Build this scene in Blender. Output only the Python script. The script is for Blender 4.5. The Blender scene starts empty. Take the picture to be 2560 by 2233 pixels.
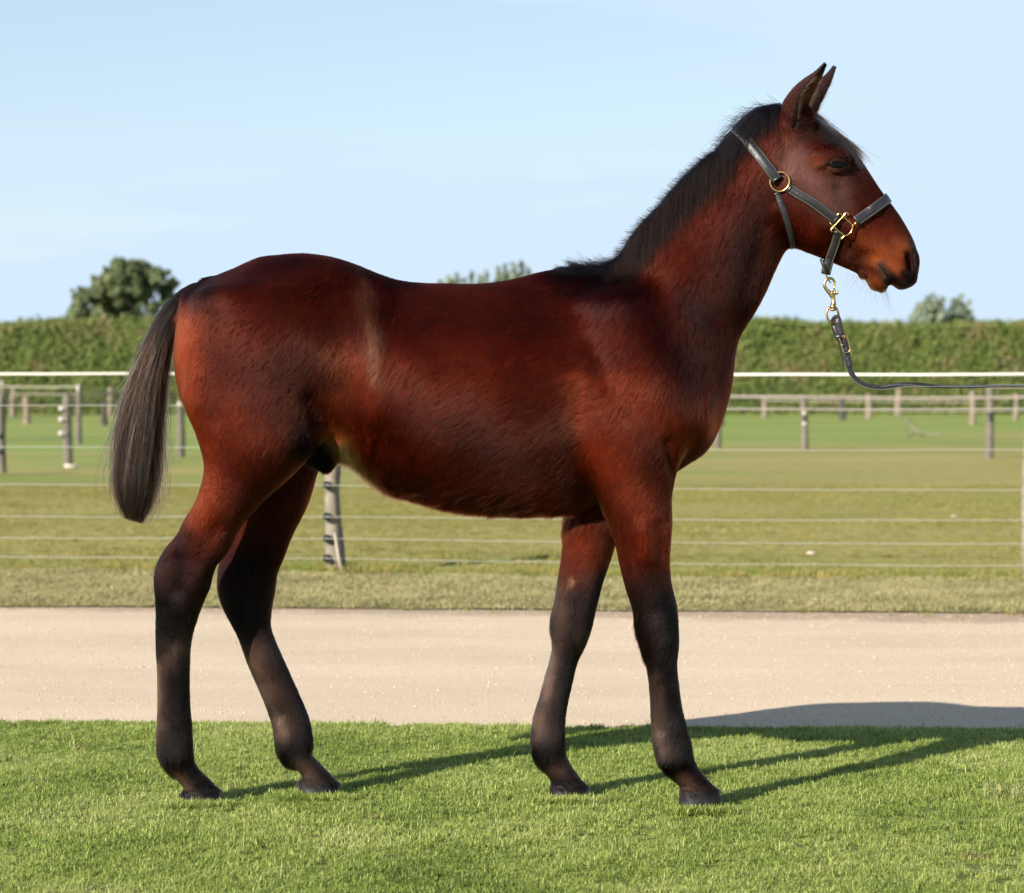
import bpy, bmesh, math, random
import numpy as np
from mathutils import Vector, Matrix
from mathutils.bvhtree import BVHTree

random.seed(7)
rng = np.random.default_rng(11)
scn = bpy.context.scene

# ------------------------------------------------------------------ camera
CAM_H = 1.03
FPX = 6000.0            # focal length in source pixels (frame 2560 wide)
CX, HY = 1280.0, 970.0  # principal column, horizon row
cam_d = bpy.data.cameras.new("camera")
cam = bpy.data.objects.new("camera", cam_d)
scn.collection.objects.link(cam)
scn.camera = cam
cam.location = (0, 0, CAM_H)
cam.rotation_euler = (math.radians(90), 0, 0)
cam_d.sensor_width = 36
cam_d.lens = FPX * 36 / 2560
cam_d.shift_y = -(1116.5 - HY) / 2560
cam_d.clip_start = 0.1
cam_d.clip_end = 2000
cam_d.dof.use_dof = True
cam_d.dof.focus_distance = 5.88
cam_d.dof.aperture_fstop = 5.6

# ------------------------------------------------------------------ light
SUN_EL = math.radians(26.6)
SUN_TRAVEL = Vector((1.90, 1.99, 0)).normalized()          # ground direction of shadows
world = bpy.data.worlds.new("World")
scn.world = world
world.use_nodes = True
wn, wl = world.node_tree.nodes, world.node_tree.links
wn.clear()
w_out = wn.new("ShaderNodeOutputWorld")
w_bg = wn.new("ShaderNodeBackground")
w_sky = wn.new("ShaderNodeTexSky")
w_sky.sky_type = 'NISHITA'
w_sky.sun_disc = False
w_sky.sun_elevation = SUN_EL
w_sky.sun_rotation = math.atan2(-SUN_TRAVEL.x, -SUN_TRAVEL.y)
w_sky.air_density = 1.0
w_sky.dust_density = 0.1
w_sky.ozone_density = 1.2
# thin cirrus veil all over the sky
w_tc = wn.new("ShaderNodeTexCoord")
w_map = wn.new("ShaderNodeMapping")
w_map.inputs['Scale'].default_value = (1.1, 1.1, 8.0)
w_map.inputs['Rotation'].default_value = (0.05, 0.04, 0.0)
w_map.inputs['Location'].default_value = (0.0, 0.0, 0.55)
w_noise = wn.new("ShaderNodeTexNoise")
w_noise.inputs['Scale'].default_value = 2.1
w_noise.inputs['Detail'].default_value = 6
w_noise.inputs['Roughness'].default_value = 0.5
w_ramp = wn.new("ShaderNodeValToRGB")
w_ramp.color_ramp.elements[0].position = 0.43
w_ramp.color_ramp.elements[0].color = (0.34, 0.34, 0.34, 1)
w_ramp.color_ramp.elements[1].position = 0.60
w_ramp.color_ramp.elements[1].color = (0.95, 0.95, 0.95, 1)
w_mix = wn.new("ShaderNodeMix")
w_mix.data_type = 'RGBA'
w_mix.inputs[7].default_value = (4.95, 6.2, 7.5, 1)
wl.new(w_tc.outputs['Generated'], w_map.inputs['Vector'])
wl.new(w_map.outputs[0], w_noise.inputs['Vector'])
wl.new(w_noise.outputs['Fac'], w_ramp.inputs['Fac'])
w_sep = wn.new("ShaderNodeSeparateXYZ")
wl.new(w_tc.outputs['Generated'], w_sep.inputs[0])
w_thin = wn.new("ShaderNodeMapRange")          # the veil looks thinner towards the zenith
w_thin.interpolation_type = 'SMOOTHSTEP'
w_thin.inputs['From Min'].default_value = 0.02
w_thin.inputs['From Max'].default_value = 0.75
w_thin.inputs['To Min'].default_value = 1.6
w_thin.inputs['To Max'].default_value = 0.12
wl.new(w_sep.outputs['Z'], w_thin.inputs['Value'])
w_mul = wn.new("ShaderNodeMath"); w_mul.operation = 'MULTIPLY'; w_mul.use_clamp = True
wl.new(w_ramp.outputs['Color'], w_mul.inputs[0])
wl.new(w_thin.outputs[0], w_mul.inputs[1])
wl.new(w_mul.outputs[0], w_mix.inputs[0])
wl.new(w_sky.outputs[0], w_mix.inputs[6])
wl.new(w_mix.outputs[2], w_bg.inputs['Color'])
w_bg.inputs['Strength'].default_value = 0.068
wl.new(w_bg.outputs[0], w_out.inputs[0])

sun_d = bpy.data.lights.new("sun", 'SUN')
sun_d.energy = 5.0
sun_d.angle = math.radians(0.53)
sun_d.color = (1.0, 0.93, 0.82)
sun = bpy.data.objects.new("sun", sun_d)
scn.collection.objects.link(sun)
travel = Vector((SUN_TRAVEL.x * math.cos(SUN_EL), SUN_TRAVEL.y * math.cos(SUN_EL), -math.sin(SUN_EL)))
sun.rotation_euler = travel.to_track_quat('-Z', 'Y').to_euler()
sun.location = (-4, -4, 6)

scn.view_settings.view_transform = 'Standard'
scn.view_settings.look = 'None'
scn.view_settings.exposure = 1.0
scn.view_settings.gamma = 1.0
scn.view_settings.use_curve_mapping = False
scn.cycles.use_denoising = True
scn.cycles.sample_clamp_indirect = 4.0
scn.cycles.max_bounces = 6
scn.cycles.diffuse_bounces = 3
scn.cycles.glossy_bounces = 3
scn.cycles.transmission_bounces = 4
scn.cycles.transparent_max_bounces = 8
try:
    scn.cycles_curves.shape = 'RIBBONS'
    scn.cycles_curves.subdivisions = 1
except Exception:
    pass

# ------------------------------------------------------------------ helpers
COL = scn.collection

def W(px, py, Y):
    """point of the world seen at source pixel (px,py) at distance Y"""
    return np.array(((px - CX) * Y / FPX, Y, CAM_H - (py - HY) * Y / FPX))

def tag(o, label=None, cat=None, group=None, kind=None):
    if label: o['label'] = label
    if cat: o['category'] = cat
    if group: o['group'] = group
    if kind: o['kind'] = kind
    return o

def link(name, data, parent=None):
    o = bpy.data.objects.new(name, data)
    COL.objects.link(o)
    if parent is not None:
        o.parent = parent
        o.matrix_parent_inverse = parent_inv(parent)
    return o

def parent_inv(p):
    # world matrix of p from locations only (all our parents are unrotated)
    loc = Vector((0, 0, 0))
    q = p
    chain = []
    while q is not None:
        chain.append(q)
        q = q.parent
    m = Matrix.Identity(4)
    for q in reversed(chain):
        m = m @ q.matrix_parent_inverse @ Matrix.Translation(q.location)
    return m.inverted()

def empty(name, loc, label=None, cat=None, group=None):
    o = bpy.data.objects.new(name, None)
    COL.objects.link(o)
    o.location = loc
    o.empty_display_size = 0.1
    tag(o, label, cat, group)
    return o

def mesh_np(name, V, F, mats=(), smooth=True, fmat=None):
    """V (n,3); F list of faces or an int array (m,k)"""
    me = bpy.data.meshes.new(name)
    V = np.asarray(V, dtype=np.float32)
    if isinstance(F, np.ndarray):
        m, k = F.shape
        me.vertices.add(len(V)); me.vertices.foreach_set('co', V.ravel())
        me.loops.add(m * k); me.loops.foreach_set('vertex_index', F.astype(np.int32).ravel())
        me.polygons.add(m)
        me.polygons.foreach_set('loop_start', np.arange(0, m * k, k, dtype=np.int32))
        me.polygons.foreach_set('loop_total', np.full(m, k, dtype=np.int32))
    else:
        me.from_pydata([tuple(map(float, v)) for v in V], [], F)
    for mt in mats: me.materials.append(mt)
    if fmat is not None: me.polygons.foreach_set('material_index', np.asarray(fmat, dtype=np.int32))
    me.update(calc_edges=True)
    me.polygons.foreach_set('use_smooth', np.full(len(me.polygons), smooth, dtype=bool))
    me.validate()
    return me

class MB:
    """collects simple shapes into one mesh"""
    def __init__(s): s.V = []; s.F = []
    def add(s, V, F):
        n = len(s.V); s.V += [tuple(map(float, v)) for v in V]; s.F += [tuple(int(i) + n for i in f) for f in F]
    def tube(s, pts, r, n=10, closed=False, caps=True, squash=None):
        pts = [np.array(p, float) for p in pts]; N = len(pts)
        rr = r if hasattr(r, '__len__') else [r] * N
        ref = np.array((0.123, -0.97, 0.21)); V = []; F = []
        for i, p in enumerate(pts):
            a = pts[(i - 1) % N] if closed or i > 0 else p
            b = pts[(i + 1) % N] if closed or i < N - 1 else p
            t = b - a; t /= (np.linalg.norm(t) + 1e-12)
            u = np.cross(t, ref)
            if np.linalg.norm(u) < 1e-4: u = np.cross(t, (1, 0, 0.))
            u /= np.linalg.norm(u); v = np.cross(t, u)
            for k in range(n):
                th = 2 * math.pi * k / n
                V.append(p + rr[i] * (math.cos(th) * u + math.sin(th) * v))
        M = N if closed else N - 1
        for i in range(M):
            for k in range(n):
                a = i * n + k; b = i * n + (k + 1) % n
                c = ((i + 1) % N) * n + (k + 1) % n; d = ((i + 1) % N) * n + k
                F.append((a, b, c, d))
        if not closed and caps:
            F.append(tuple(range(n))[::-1]); F.append(tuple((N - 1) * n + k for k in range(n)))
        s.add(V, F)
    def ribbon(s, pts, nrm, w, th):
        """strap: box section, pts centre line (outer mid), nrm outward normals"""
        pts = [np.array(p, float) for p in pts]; N = len(pts); V = []; F = []
        ww = w if hasattr(w, '__len__') else [w] * N
        for i, p in enumerate(pts):
            a = pts[max(i - 1, 0)]; b = pts[min(i + 1, N - 1)]
            t = b - a; t /= (np.linalg.norm(t) + 1e-12)
            n = np.array(nrm[i], float); n -= t * n.dot(t); n /= (np.linalg.norm(n) + 1e-12)
            sd = np.cross(t, n); h = ww[i] / 2; e = th * 0.45
            for (q, z) in ((-h + e * .6, 0), (-h, -th * .5), (-h + e * .6, -th), (h - e * .6, -th), (h, -th * .5), (h - e * .6, 0), (0, th * 0.18)):
                V.append(p + sd * q + n * z)
        k = 7
        for i in range(N - 1):
            for j in range(k):
                a = i * k + j; b = i * k + (j + 1) % k
                F.append((a, a + k, b + k, b))
        F.append(tuple(range(k))); F.append(tuple((N - 1) * k + j for j in range(k))[::-1])
        s.add(V, F)
    def box(s, c, d, rz=0):
        c = np.array(c, float); V = []
        for x in (-1, 1):
            for y in (-1, 1):
                for z in (-1, 1):
                    X, Yy = x * d[0] / 2, y * d[1] / 2
                    V.append(c + (X * math.cos(rz) - Yy * math.sin(rz), X * math.sin(rz) + Yy * math.cos(rz), z * d[2] / 2))
        s.add(V, [(0, 1, 3, 2), (4, 6, 7, 5), (0, 4, 5, 1), (2, 3, 7, 6), (0, 2, 6, 4), (1, 5, 7, 3)])
    def ball(s, c, r, n=10, m=8):
        V = []; F = []
        r = np.array(r, float) * np.ones(3)
        for i in range(m + 1):
            ph = math.pi * i / m
            for k in range(n):
                th = 2 * math.pi * k / n
                V.append(np.array(c) + r * (math.sin(ph) * math.cos(th), math.sin(ph) * math.sin(th), math.cos(ph)))
        for i in range(m):
            for k in range(n):
                F.append((i * n + k, (i + 1) * n + k, (i + 1) * n + (k + 1) % n, i * n + (k + 1) % n))
        s.add(V, F)
    def build(s, name, mat, parent=None, smooth=True):
        me = bpy.data.meshes.new(name)
        me.from_pydata(s.V, [], s.F)
        me.materials.append(mat)
        me.validate()
        bm = bmesh.new(); bm.from_mesh(me)
        bmesh.ops.remove_doubles(bm, verts=bm.verts, dist=1e-6)
        bmesh.ops.recalc_face_normals(bm, faces=bm.faces)
        bm.to_mesh(me); bm.free()
        me.polygons.foreach_set('use_smooth', np.full(len(me.polygons), smooth, dtype=bool))
        me.update()
        return link(name, me, parent)

def catmull(A, n_per=8, closed=False):
    A = np.asarray(A, float); N = len(A); out = []
    M = N if closed else N - 1
    for i in range(M):
        if closed: p0, p1, p2, p3 = A[(i - 1) % N], A[i], A[(i + 1) % N], A[(i + 2) % N]
        else: p0, p1, p2, p3 = A[max(i - 1, 0)], A[i], A[i + 1], A[min(i + 2, N - 1)]
        for k in range(n_per):
            t = k / n_per
            out.append(0.5 * ((2 * p1) + (-p0 + p2) * t + (2 * p0 - 5 * p1 + 4 * p2 - p3) * t * t + (-p0 + 3 * p1 - 3 * p2 + p3) * t ** 3))
    if not closed: out.append(A[-1])
    return np.array(out)

def vnoise(P, scale, seed=0):
    """cheap smooth 3D value noise, about -1..1"""
    P = np.asarray(P, dtype=np.float64) * scale + seed * 17.31
    i = np.floor(P).astype(np.int64); f = P - i; f = f * f * (3 - 2 * f)
    def h(a, b, c):
        n = (a * 374761393 + b * 668265263 + c * 1274126177 + seed * 974711) & 0x7fffffff
        n = ((n ^ (n >> 13)) * 1274126177) & 0x7fffffff
        return ((n ^ (n >> 16)) & 0xffff) / 32767.5 - 1
    x, y, z = i[..., 0], i[..., 1], i[..., 2]
    fx, fy, fz = f[..., 0], f[..., 1], f[..., 2]
    r = 0
    for dx in (0, 1):
        for dy in (0, 1):
            for dz in (0, 1):
                r = r + h(x + dx, y + dy, z + dz) * (fx if dx else 1 - fx) * (fy if dy else 1 - fy) * (fz if dz else 1 - fz)
    return r

# ------------------------------------------------------------------ materials
def new_mat(name):
    m = bpy.data.materials.new(name); m.use_nodes = True
    nt = m.node_tree; b = nt.nodes['Principled BSDF']
    return m, nt.nodes, nt.links, b

def mat_simple(name, col, rough=0.6, metal=0.0, spec=0.5, noise=0.0, nscale=20, bump=0.0, bscale=200):
    m, n, l, b = new_mat(name)
    b.inputs['Base Color'].default_value = (*col, 1)
    b.inputs['Roughness'].default_value = rough
    b.inputs['Metallic'].default_value = metal
    b.inputs['Specular IOR Level'].default_value = spec
    tc = n.new('ShaderNodeTexCoord')
    if noise:
        t = n.new('ShaderNodeTexNoise'); t.inputs['Scale'].default_value = nscale; t.inputs['Detail'].default_value = 5
        l.new(tc.outputs['Object'], t.inputs['Vector'])
        r = n.new('ShaderNodeValToRGB')
        r.color_ramp.elements[0].position = 0.3; r.color_ramp.elements[1].position = 0.7
        r.color_ramp.elements[0].color = (*[c * (1 - noise) for c in col], 1)
        r.color_ramp.elements[1].color = (*[min(1, c * (1 + noise)) for c in col], 1)
        l.new(t.outputs['Fac'], r.inputs['Fac']); l.new(r.outputs['Color'], b.inputs['Base Color'])
    if bump:
        t = n.new('ShaderNodeTexNoise'); t.inputs['Scale'].default_value = bscale; t.inputs['Detail'].default_value = 3
        l.new(tc.outputs['Object'], t.inputs['Vector'])
        bp = n.new('ShaderNodeBump'); bp.inputs['Strength'].default_value = bump; bp.inputs['Distance'].default_value = 0.002
        l.new(t.outputs['Fac'], bp.inputs['Height']); l.new(bp.outputs[0], b.inputs['Normal'])
    return m

def ramp_node(n, stops):
    r = n.new('ShaderNodeValToRGB')
    e = r.color_ramp.elements
    while len(e) < len(stops): e.new(0.5)
    for i, (p, c) in enumerate(stops):
        e[i].position = p; e[i].color = (*c, 1) if len(c) == 3 else c
    return r

def mat_foliage(name, stops, nscale=3.0, trans=0.3, rnd=0.35, rough=0.6):
    """leaf / blade material: colour from world-space noise + per-instance random"""
    m, n, l, b = new_mat(name)
    geo = n.new('ShaderNodeNewGeometry')
    t = n.new('ShaderNodeTexNoise'); t.inputs['Scale'].default_value = nscale; t.inputs['Detail'].default_value = 4
    t.inputs['Roughness'].default_value = 0.6
    l.new(geo.outputs['Position'], t.inputs['Vector'])
    at = n.new('ShaderNodeAttribute'); at.attribute_name = 'rnd'
    mad = n.new('ShaderNodeMath'); mad.operation = 'MULTIPLY_ADD'
    sub = n.new('ShaderNodeMath'); sub.operation = 'SUBTRACT'; sub.inputs[1].default_value = 0.5
    l.new(at.outputs['Fac'], sub.inputs[0])
    l.new(sub.outputs[0], mad.inputs[0]); mad.inputs[1].default_value = rnd
    l.new(t.outputs['Fac'], mad.inputs[2])
    r = ramp_node(n, stops)
    l.new(mad.outputs[0], r.inputs['Fac'])
    l.new(r.outputs['Color'], b.inputs['Base Color'])
    b.inputs['Roughness'].default_value = rough
    b.inputs['Specular IOR Level'].default_value = 0.35
    if trans:
        tr = n.new('ShaderNodeBsdfTranslucent'); l.new(r.outputs['Color'], tr.inputs['Color'])
        mx = n.new('ShaderNodeMixShader'); mx.inputs[0].default_value = trans
        out = n['Material Output']
        l.new(b.outputs[0], mx.inputs[1]); l.new(tr.outputs[0], mx.inputs[2]); l.new(mx.outputs[0], out.inputs['Surface'])
    return m
# ------------------------------------------------------------------ ground, road, lawn
def edge_lawn(X): return 7.29 - .052 * X + 0 * X          # lawn | gravel
def edge_verge(X): return 11.30 - .075 * X                # gravel | verge
def edge_fence(X): return 13.32 - .125 * X                # verge | paddock (fence line)

def sheet(name, xs, y0, y1, z, mat, rows=2, wob=0, seed=0, kind='structure'):
    V = []; F = []
    for j in range(rows):
        t = j / (rows - 1)
        for x in xs:
            a, b = y0(x), y1(x)
            if wob:
                n_ = vnoise(np.array([[x * 2.2, 0, seed]]), 1, 3)[0] * wob + vnoise(np.array([[x * 9, 0, seed]]), 1, 4)[0] * wob * .45
                if t == 0: a += n_
                if t == 1: b += n_
            V.append((x, a * (1 - t) + b * t, z))
    n = len(xs)
    for j in range(rows - 1):
        for i in range(n - 1): F.append((j * n + i, j * n + i + 1, (j + 1) * n + i + 1, (j + 1) * n + i))
    o = link(name, mesh_np(name, V, F, mats=(mat,), smooth=False)); tag(o, kind=kind)
    return o

def ground_mat(name, stops, nscale, rough=.95, fine=None, bump=.4, bscale=40, stretch=(1, 1, 1), patches=None):
    m, n, l, b = new_mat(name)
    geo = n.new('ShaderNodeNewGeometry'); mp = n.new('ShaderNodeMapping'); mp.inputs['Scale'].default_value = stretch
    l.new(geo.outputs['Position'], mp.inputs['Vector'])
    t = n.new('ShaderNodeTexNoise'); t.inputs['Scale'].default_value = nscale; t.inputs['Detail'].default_value = 7; t.inputs['Roughness'].default_value = .62
    l.new(mp.outputs[0], t.inputs['Vector'])
    r = ramp_node(n, stops); l.new(t.outputs['Fac'], r.inputs['Fac'])
    col = r.outputs['Color']
    if fine:
        t2 = n.new('ShaderNodeTexNoise'); t2.inputs['Scale'].default_value = fine[0]; t2.inputs['Detail'].default_value = 4
        l.new(geo.outputs['Position'], t2.inputs['Vector'])
        r2 = ramp_node(n, [(.3, (fine[1],) * 3), (.7, (fine[2],) * 3)]); l.new(t2.outputs['Fac'], r2.inputs['Fac'])
        mx = n.new('ShaderNodeMix'); mx.data_type = 'RGBA'; mx.blend_type = 'MULTIPLY'; mx.inputs[0].default_value = 1
        l.new(col, mx.inputs[6]); l.new(r2.outputs['Color'], mx.inputs[7]); col = mx.outputs[2]
    if patches:
        for (sc, lo, hi, c, stt) in patches:
            mp2 = n.new('ShaderNodeMapping'); mp2.inputs['Scale'].default_value = stt
            l.new(geo.outputs['Position'], mp2.inputs['Vector'])
            t3 = n.new('ShaderNodeTexNoise'); t3.inputs['Scale'].default_value = sc; t3.inputs['Detail'].default_value = 4
            l.new(mp2.outputs[0], t3.inputs['Vector'])
            r3 = ramp_node(n, [(lo, (0, 0, 0)), (hi, (1, 1, 1))]); l.new(t3.outputs['Fac'], r3.inputs['Fac'])
            mx = n.new('ShaderNodeMix'); mx.data_type = 'RGBA'
            l.new(r3.outputs['Color'], mx.inputs[0]); l.new(col, mx.inputs[6]); mx.inputs[7].default_value = (*c, 1); col = mx.outputs[2]
    l.new(col, b.inputs['Base Color']); b.inputs['Roughness'].default_value = rough; b.inputs['Specular IOR Level'].default_value = .2
    tb = n.new('ShaderNodeTexNoise'); tb.inputs['Scale'].default_value = bscale; tb.inputs['Detail'].default_value = 5
    l.new(geo.outputs['Position'], tb.inputs['Vector'])
    bp = n.new('ShaderNodeBump'); bp.inputs['Strength'].default_value = bump; bp.inputs['Distance'].default_value = .02
    l.new(tb.outputs['Fac'], bp.inputs['Height']); l.new(bp.outputs[0], b.inputs['Normal'])
    return m, n, l, b

M_FIELD, n_, l_, b_ = ground_mat('paddock_grass', [(.30, (.17, .165, .040)), (.48, (.235, .210, .062)), (.62, (.275, .235, .078)), (.78, (.32, .26, .105))], .22,
                     fine=(9, .80, 1.15), bump=.8, bscale=14, stretch=(.35, 1, 1),
                     patches=[(.10, .52, .64, (.15, .195, .035), (.5, 1.3, 1)), (1.3, .70, .76, (.19, .13, .075), (.5, 1, 1))])
# the far paddocks are greener than the grazed one by the drive
geo = n_.new('ShaderNodeNewGeometry'); sp = n_.new('ShaderNodeSeparateXYZ'); l_.new(geo.outputs['Position'], sp.inputs[0])
nz = n_.new('ShaderNodeTexNoise'); nz.inputs['Scale'].default_value = .12; l_.new(geo.outputs['Position'], nz.inputs['Vector'])
m1 = n_.new('ShaderNodeMath'); m1.operation = 'MULTIPLY_ADD'; m1.inputs[1].default_value = 22; l_.new(nz.outputs['Fac'], m1.inputs[0]); l_.new(sp.outputs['Y'], m1.inputs[2])
mx1 = n_.new('ShaderNodeMath'); mx1.operation = 'MULTIPLY_ADD'; mx1.inputs[1].default_value = -1.1; l_.new(sp.outputs['X'], mx1.inputs[0]); l_.new(m1.outputs[0], mx1.inputs[2])
mr = n_.new('ShaderNodeMapRange'); mr.inputs['From Min'].default_value = 46; mr.inputs['From Max'].default_value = 56; l_.new(mx1.outputs[0], mr.inputs['Value'])
old = b_.inputs['Base Color'].links[0].from_socket
nz2 = n_.new('ShaderNodeTexNoise'); nz2.inputs['Scale'].default_value = .35; nz2.inputs['Detail'].default_value = 5
mp_ = n_.new('ShaderNodeMapping'); mp_.inputs['Scale'].default_value = (.5, 1, 1); l_.new(geo.outputs['Position'], mp_.inputs[0]); l_.new(mp_.outputs[0], nz2.inputs['Vector'])
rg = ramp_node(n_, [(.32, (.13, .195, .035)), (.5, (.18, .23, .05)), (.66, (.25, .235, .08))]); l_.new(nz2.outputs['Fac'], rg.inputs['Fac'])
mxg = n_.new('ShaderNodeMix'); mxg.data_type = 'RGBA'; l_.new(mr.outputs[0], mxg.inputs[0]); l_.new(old, mxg.inputs[6]); l_.new(rg.outputs['Color'], mxg.inputs[7])
l_.new(mxg.outputs[2], b_.inputs['Base Color'])

M_GRAVEL, n_, l_, b_ = ground_mat('gravel', [(.35, (.51, .402, .290)), (.5, (.555, .440, .318)), (.65, (.59, .47, .342))], 1.1, fine=(260, .90, 1.07), bump=.35, bscale=220, stretch=(.5, 1.6, 1),
                     patches=[(230, .68, .76, (.66, .545, .41), (1, 1, 1)), (190, .70, .76, (.42, .335, .24), (1, 1, 1))])
# worn soil margin along the verge
geo = n_.new('ShaderNodeNewGeometry'); sp = n_.new('ShaderNodeSeparateXYZ'); l_.new(geo.outputs['Position'], sp.inputs[0])
ml = n_.new('ShaderNodeMath'); ml.operation = 'MULTIPLY_ADD'; ml.inputs[1].default_value = .075; l_.new(sp.outputs['X'], ml.inputs[0]); l_.new(sp.outputs['Y'], ml.inputs[2])
nz = n_.new('ShaderNodeTexNoise'); nz.inputs['Scale'].default_value = 2.5; nz.inputs['Detail'].default_value = 5; l_.new(geo.outputs['Position'], nz.inputs['Vector'])
ad = n_.new('ShaderNodeMath'); ad.operation = 'MULTIPLY_ADD'; ad.inputs[1].default_value = .5; l_.new(nz.outputs['Fac'], ad.inputs[0]); l_.new(ml.outputs[0], ad.inputs[2])
ax_ = n_.new('ShaderNodeMath'); ax_.operation = 'MULTIPLY_ADD'; ax_.inputs[1].default_value = .06; l_.new(sp.outputs['X'], ax_.inputs[0]); l_.new(ad.outputs[0], ax_.inputs[2])
mr = n_.new('ShaderNodeMapRange'); mr.inputs['From Min'].default_value = 11.14; mr.inputs['From Max'].default_value = 11.34; l_.new(ax_.outputs[0], mr.inputs['Value'])
old = b_.inputs['Base Color'].links[0].from_socket
mxg = n_.new('ShaderNodeMix'); mxg.data_type = 'RGBA'; l_.new(mr.outputs[0], mxg.inputs[0]); l_.new(old, mxg.inputs[6]); mxg.inputs[7].default_value = (.36, .27, .19, 1)
l_.new(mxg.outputs[2], b_.inputs['Base Color'])

M_TURF, *_ = ground_mat('turf_soil', [(.3, (.07, .10, .02)), (.55, (.13, .165, .035)), (.75, (.18, .18, .055))], 6, fine=(80, .6, 1.2), bump=.9, bscale=60)
M_VERGE, *_ = ground_mat('verge_turf', [(.3, (.19, .185, .080)), (.5, (.26, .24, .11)), (.7, (.32, .28, .14))], 3.0, fine=(50, .75, 1.2), bump=.9, bscale=50, stretch=(.6, 1, 1))

V = [(-420, -60, -.024), (420, -60, -.024), (420, 900, -.024), (-420, 900, -.024)]
tag(link('ground', mesh_np('ground', V, [(0, 1, 2, 3)], mats=(M_FIELD,), smooth=False)), kind='structure')
XS = list(np.linspace(-9, 9, 260))
sheet('gravel_drive', [-60, -30] + XS + [30, 60], lambda x: 6.2, edge_verge, -.016, M_GRAVEL)
lawn = sheet('lawn', XS, lambda x: 1.0, edge_lawn, 0.0, M_TURF, rows=2, wob=.012)
# the lawn stands a little proud of the drive: a cut turf edge
V = []; F = []
for i, x in enumerate(XS):
    n_ = vnoise(np.array([[x * 2.2, 0, 0]]), 1, 3)[0] * .012 + vnoise(np.array([[x * 9, 0, 0]]), 1, 4)[0] * .0054
    V += [(x, edge_lawn(x) + n_, 0.0), (x, edge_lawn(x) + n_ + .012, -.020)]
    if i: F.append((2 * i - 2, 2 * i, 2 * i + 1, 2 * i - 1))
o = link('lawn_edge', mesh_np('lawn_edge', V, F, mats=(M_TURF,), smooth=False)); tag(o, kind='structure')
sheet('verge', XS, edge_verge, edge_fence, -.010, M_VERGE, rows=2, wob=.05, seed=3)

# ---- scattered blades and stones through geometry nodes
def blade_tuft(name, n, r, hmin, hmax, w, lean, mat, seed, seg=3):
    rs = random.Random(seed); V = []; F = []; A = []
    for b in range(n):
        a = rs.uniform(0, 6.283); rad = r * math.sqrt(rs.random()); x, y = rad * math.cos(a), rad * math.sin(a)
        h = rs.uniform(hmin, hmax); ld = rs.uniform(0, 6.283); le = abs(rs.gauss(0, lean)); ww = w * rs.uniform(.6, 1.3); tw = ld + 1.57 + rs.gauss(0, .5)
        base = len(V); c = rs.random()
        for s in range(seg + 1):
            t = s / seg; bend = le * t * t; z = h * t * (1 - .28 * min(le, 1.6) * t); q = h * bend * .9
            px, py = x + q * math.cos(ld), y + q * math.sin(ld); hw = ww * (1 - t ** 2.2) / 2
            if s < seg:
                V.append((px - hw * math.cos(tw), py - hw * math.sin(tw), z)); V.append((px + hw * math.cos(tw), py + hw * math.sin(tw), z)); A += [c, c]
            else: V.append((px, py, z)); A.append(c)
        for s in range(seg - 1):
            k = base + 2 * s; F.append((k, k + 1, k + 3)); F.append((k, k + 3, k + 2))
        k = base + 2 * (seg - 1); F.append((k, k + 1, k + 2))
    me = mesh_np(name, V, np.array(F, dtype=np.int32), mats=(mat,), smooth=True)
    at = me.attributes.new('rnd', 'FLOAT', 'POINT'); at.data.foreach_set('value', np.array(A, np.float32))
    return bpy.data.objects.new(name, me)

def points_object(name, P, S, protos, kind='stuff'):
    """one object: protos instanced on the given points (P (n,3), S scale) with random turn"""
    pc = bpy.data.meshes.new(name); P = np.asarray(P, np.float32)
    pc.vertices.add(len(P)); pc.vertices.foreach_set('co', P.ravel())
    a = pc.attributes.new('size', 'FLOAT', 'POINT'); a.data.foreach_set('value', np.asarray(S, np.float32))
    o = link(name, pc); tag(o, kind=kind)
    coll = bpy.data.collections.new(name + '_kinds')
    for q in protos: coll.objects.link(q)
    ng = bpy.data.node_groups.new(name + '_scatter', 'GeometryNodeTree')
    ng.interface.new_socket('Geometry', in_out='INPUT', socket_type='NodeSocketGeometry')
    ng.interface.new_socket('Geometry', in_out='OUTPUT', socket_type='NodeSocketGeometry')
    n, l = ng.nodes, ng.links
    gi, go = n.new('NodeGroupInput'), n.new('NodeGroupOutput')
    m2p = n.new('GeometryNodeMeshToPoints')
    ci = n.new('GeometryNodeCollectionInfo'); ci.inputs['Collection'].default_value = coll; ci.inputs['Separate Children'].default_value = True; ci.inputs['Reset Children'].default_value = True
    iop = n.new('GeometryNodeInstanceOnPoints'); iop.inputs['Pick Instance'].default_value = True
    rv = n.new('FunctionNodeRandomValue'); rv.data_type = 'FLOAT_VECTOR'; rv.inputs[0].default_value = (-.12, -.12, 0); rv.inputs[1].default_value = (.12, .12, 6.283)
    na = n.new('GeometryNodeInputNamedAttribute'); na.data_type = 'FLOAT'; na.inputs['Name'].default_value = 'size'
    l.new(gi.outputs[0], m2p.inputs[0]); l.new(m2p.outputs[0], iop.inputs['Points']); l.new(ci.outputs[0], iop.inputs['Instance'])
    l.new(rv.outputs[0], iop.inputs['Rotation']); l.new(na.outputs[0], iop.inputs['Scale']); l.new(iop.outputs[0], go.inputs[0])
    md = o.modifiers.new('scatter', 'NODES'); md.node_group = ng
    return o

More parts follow.
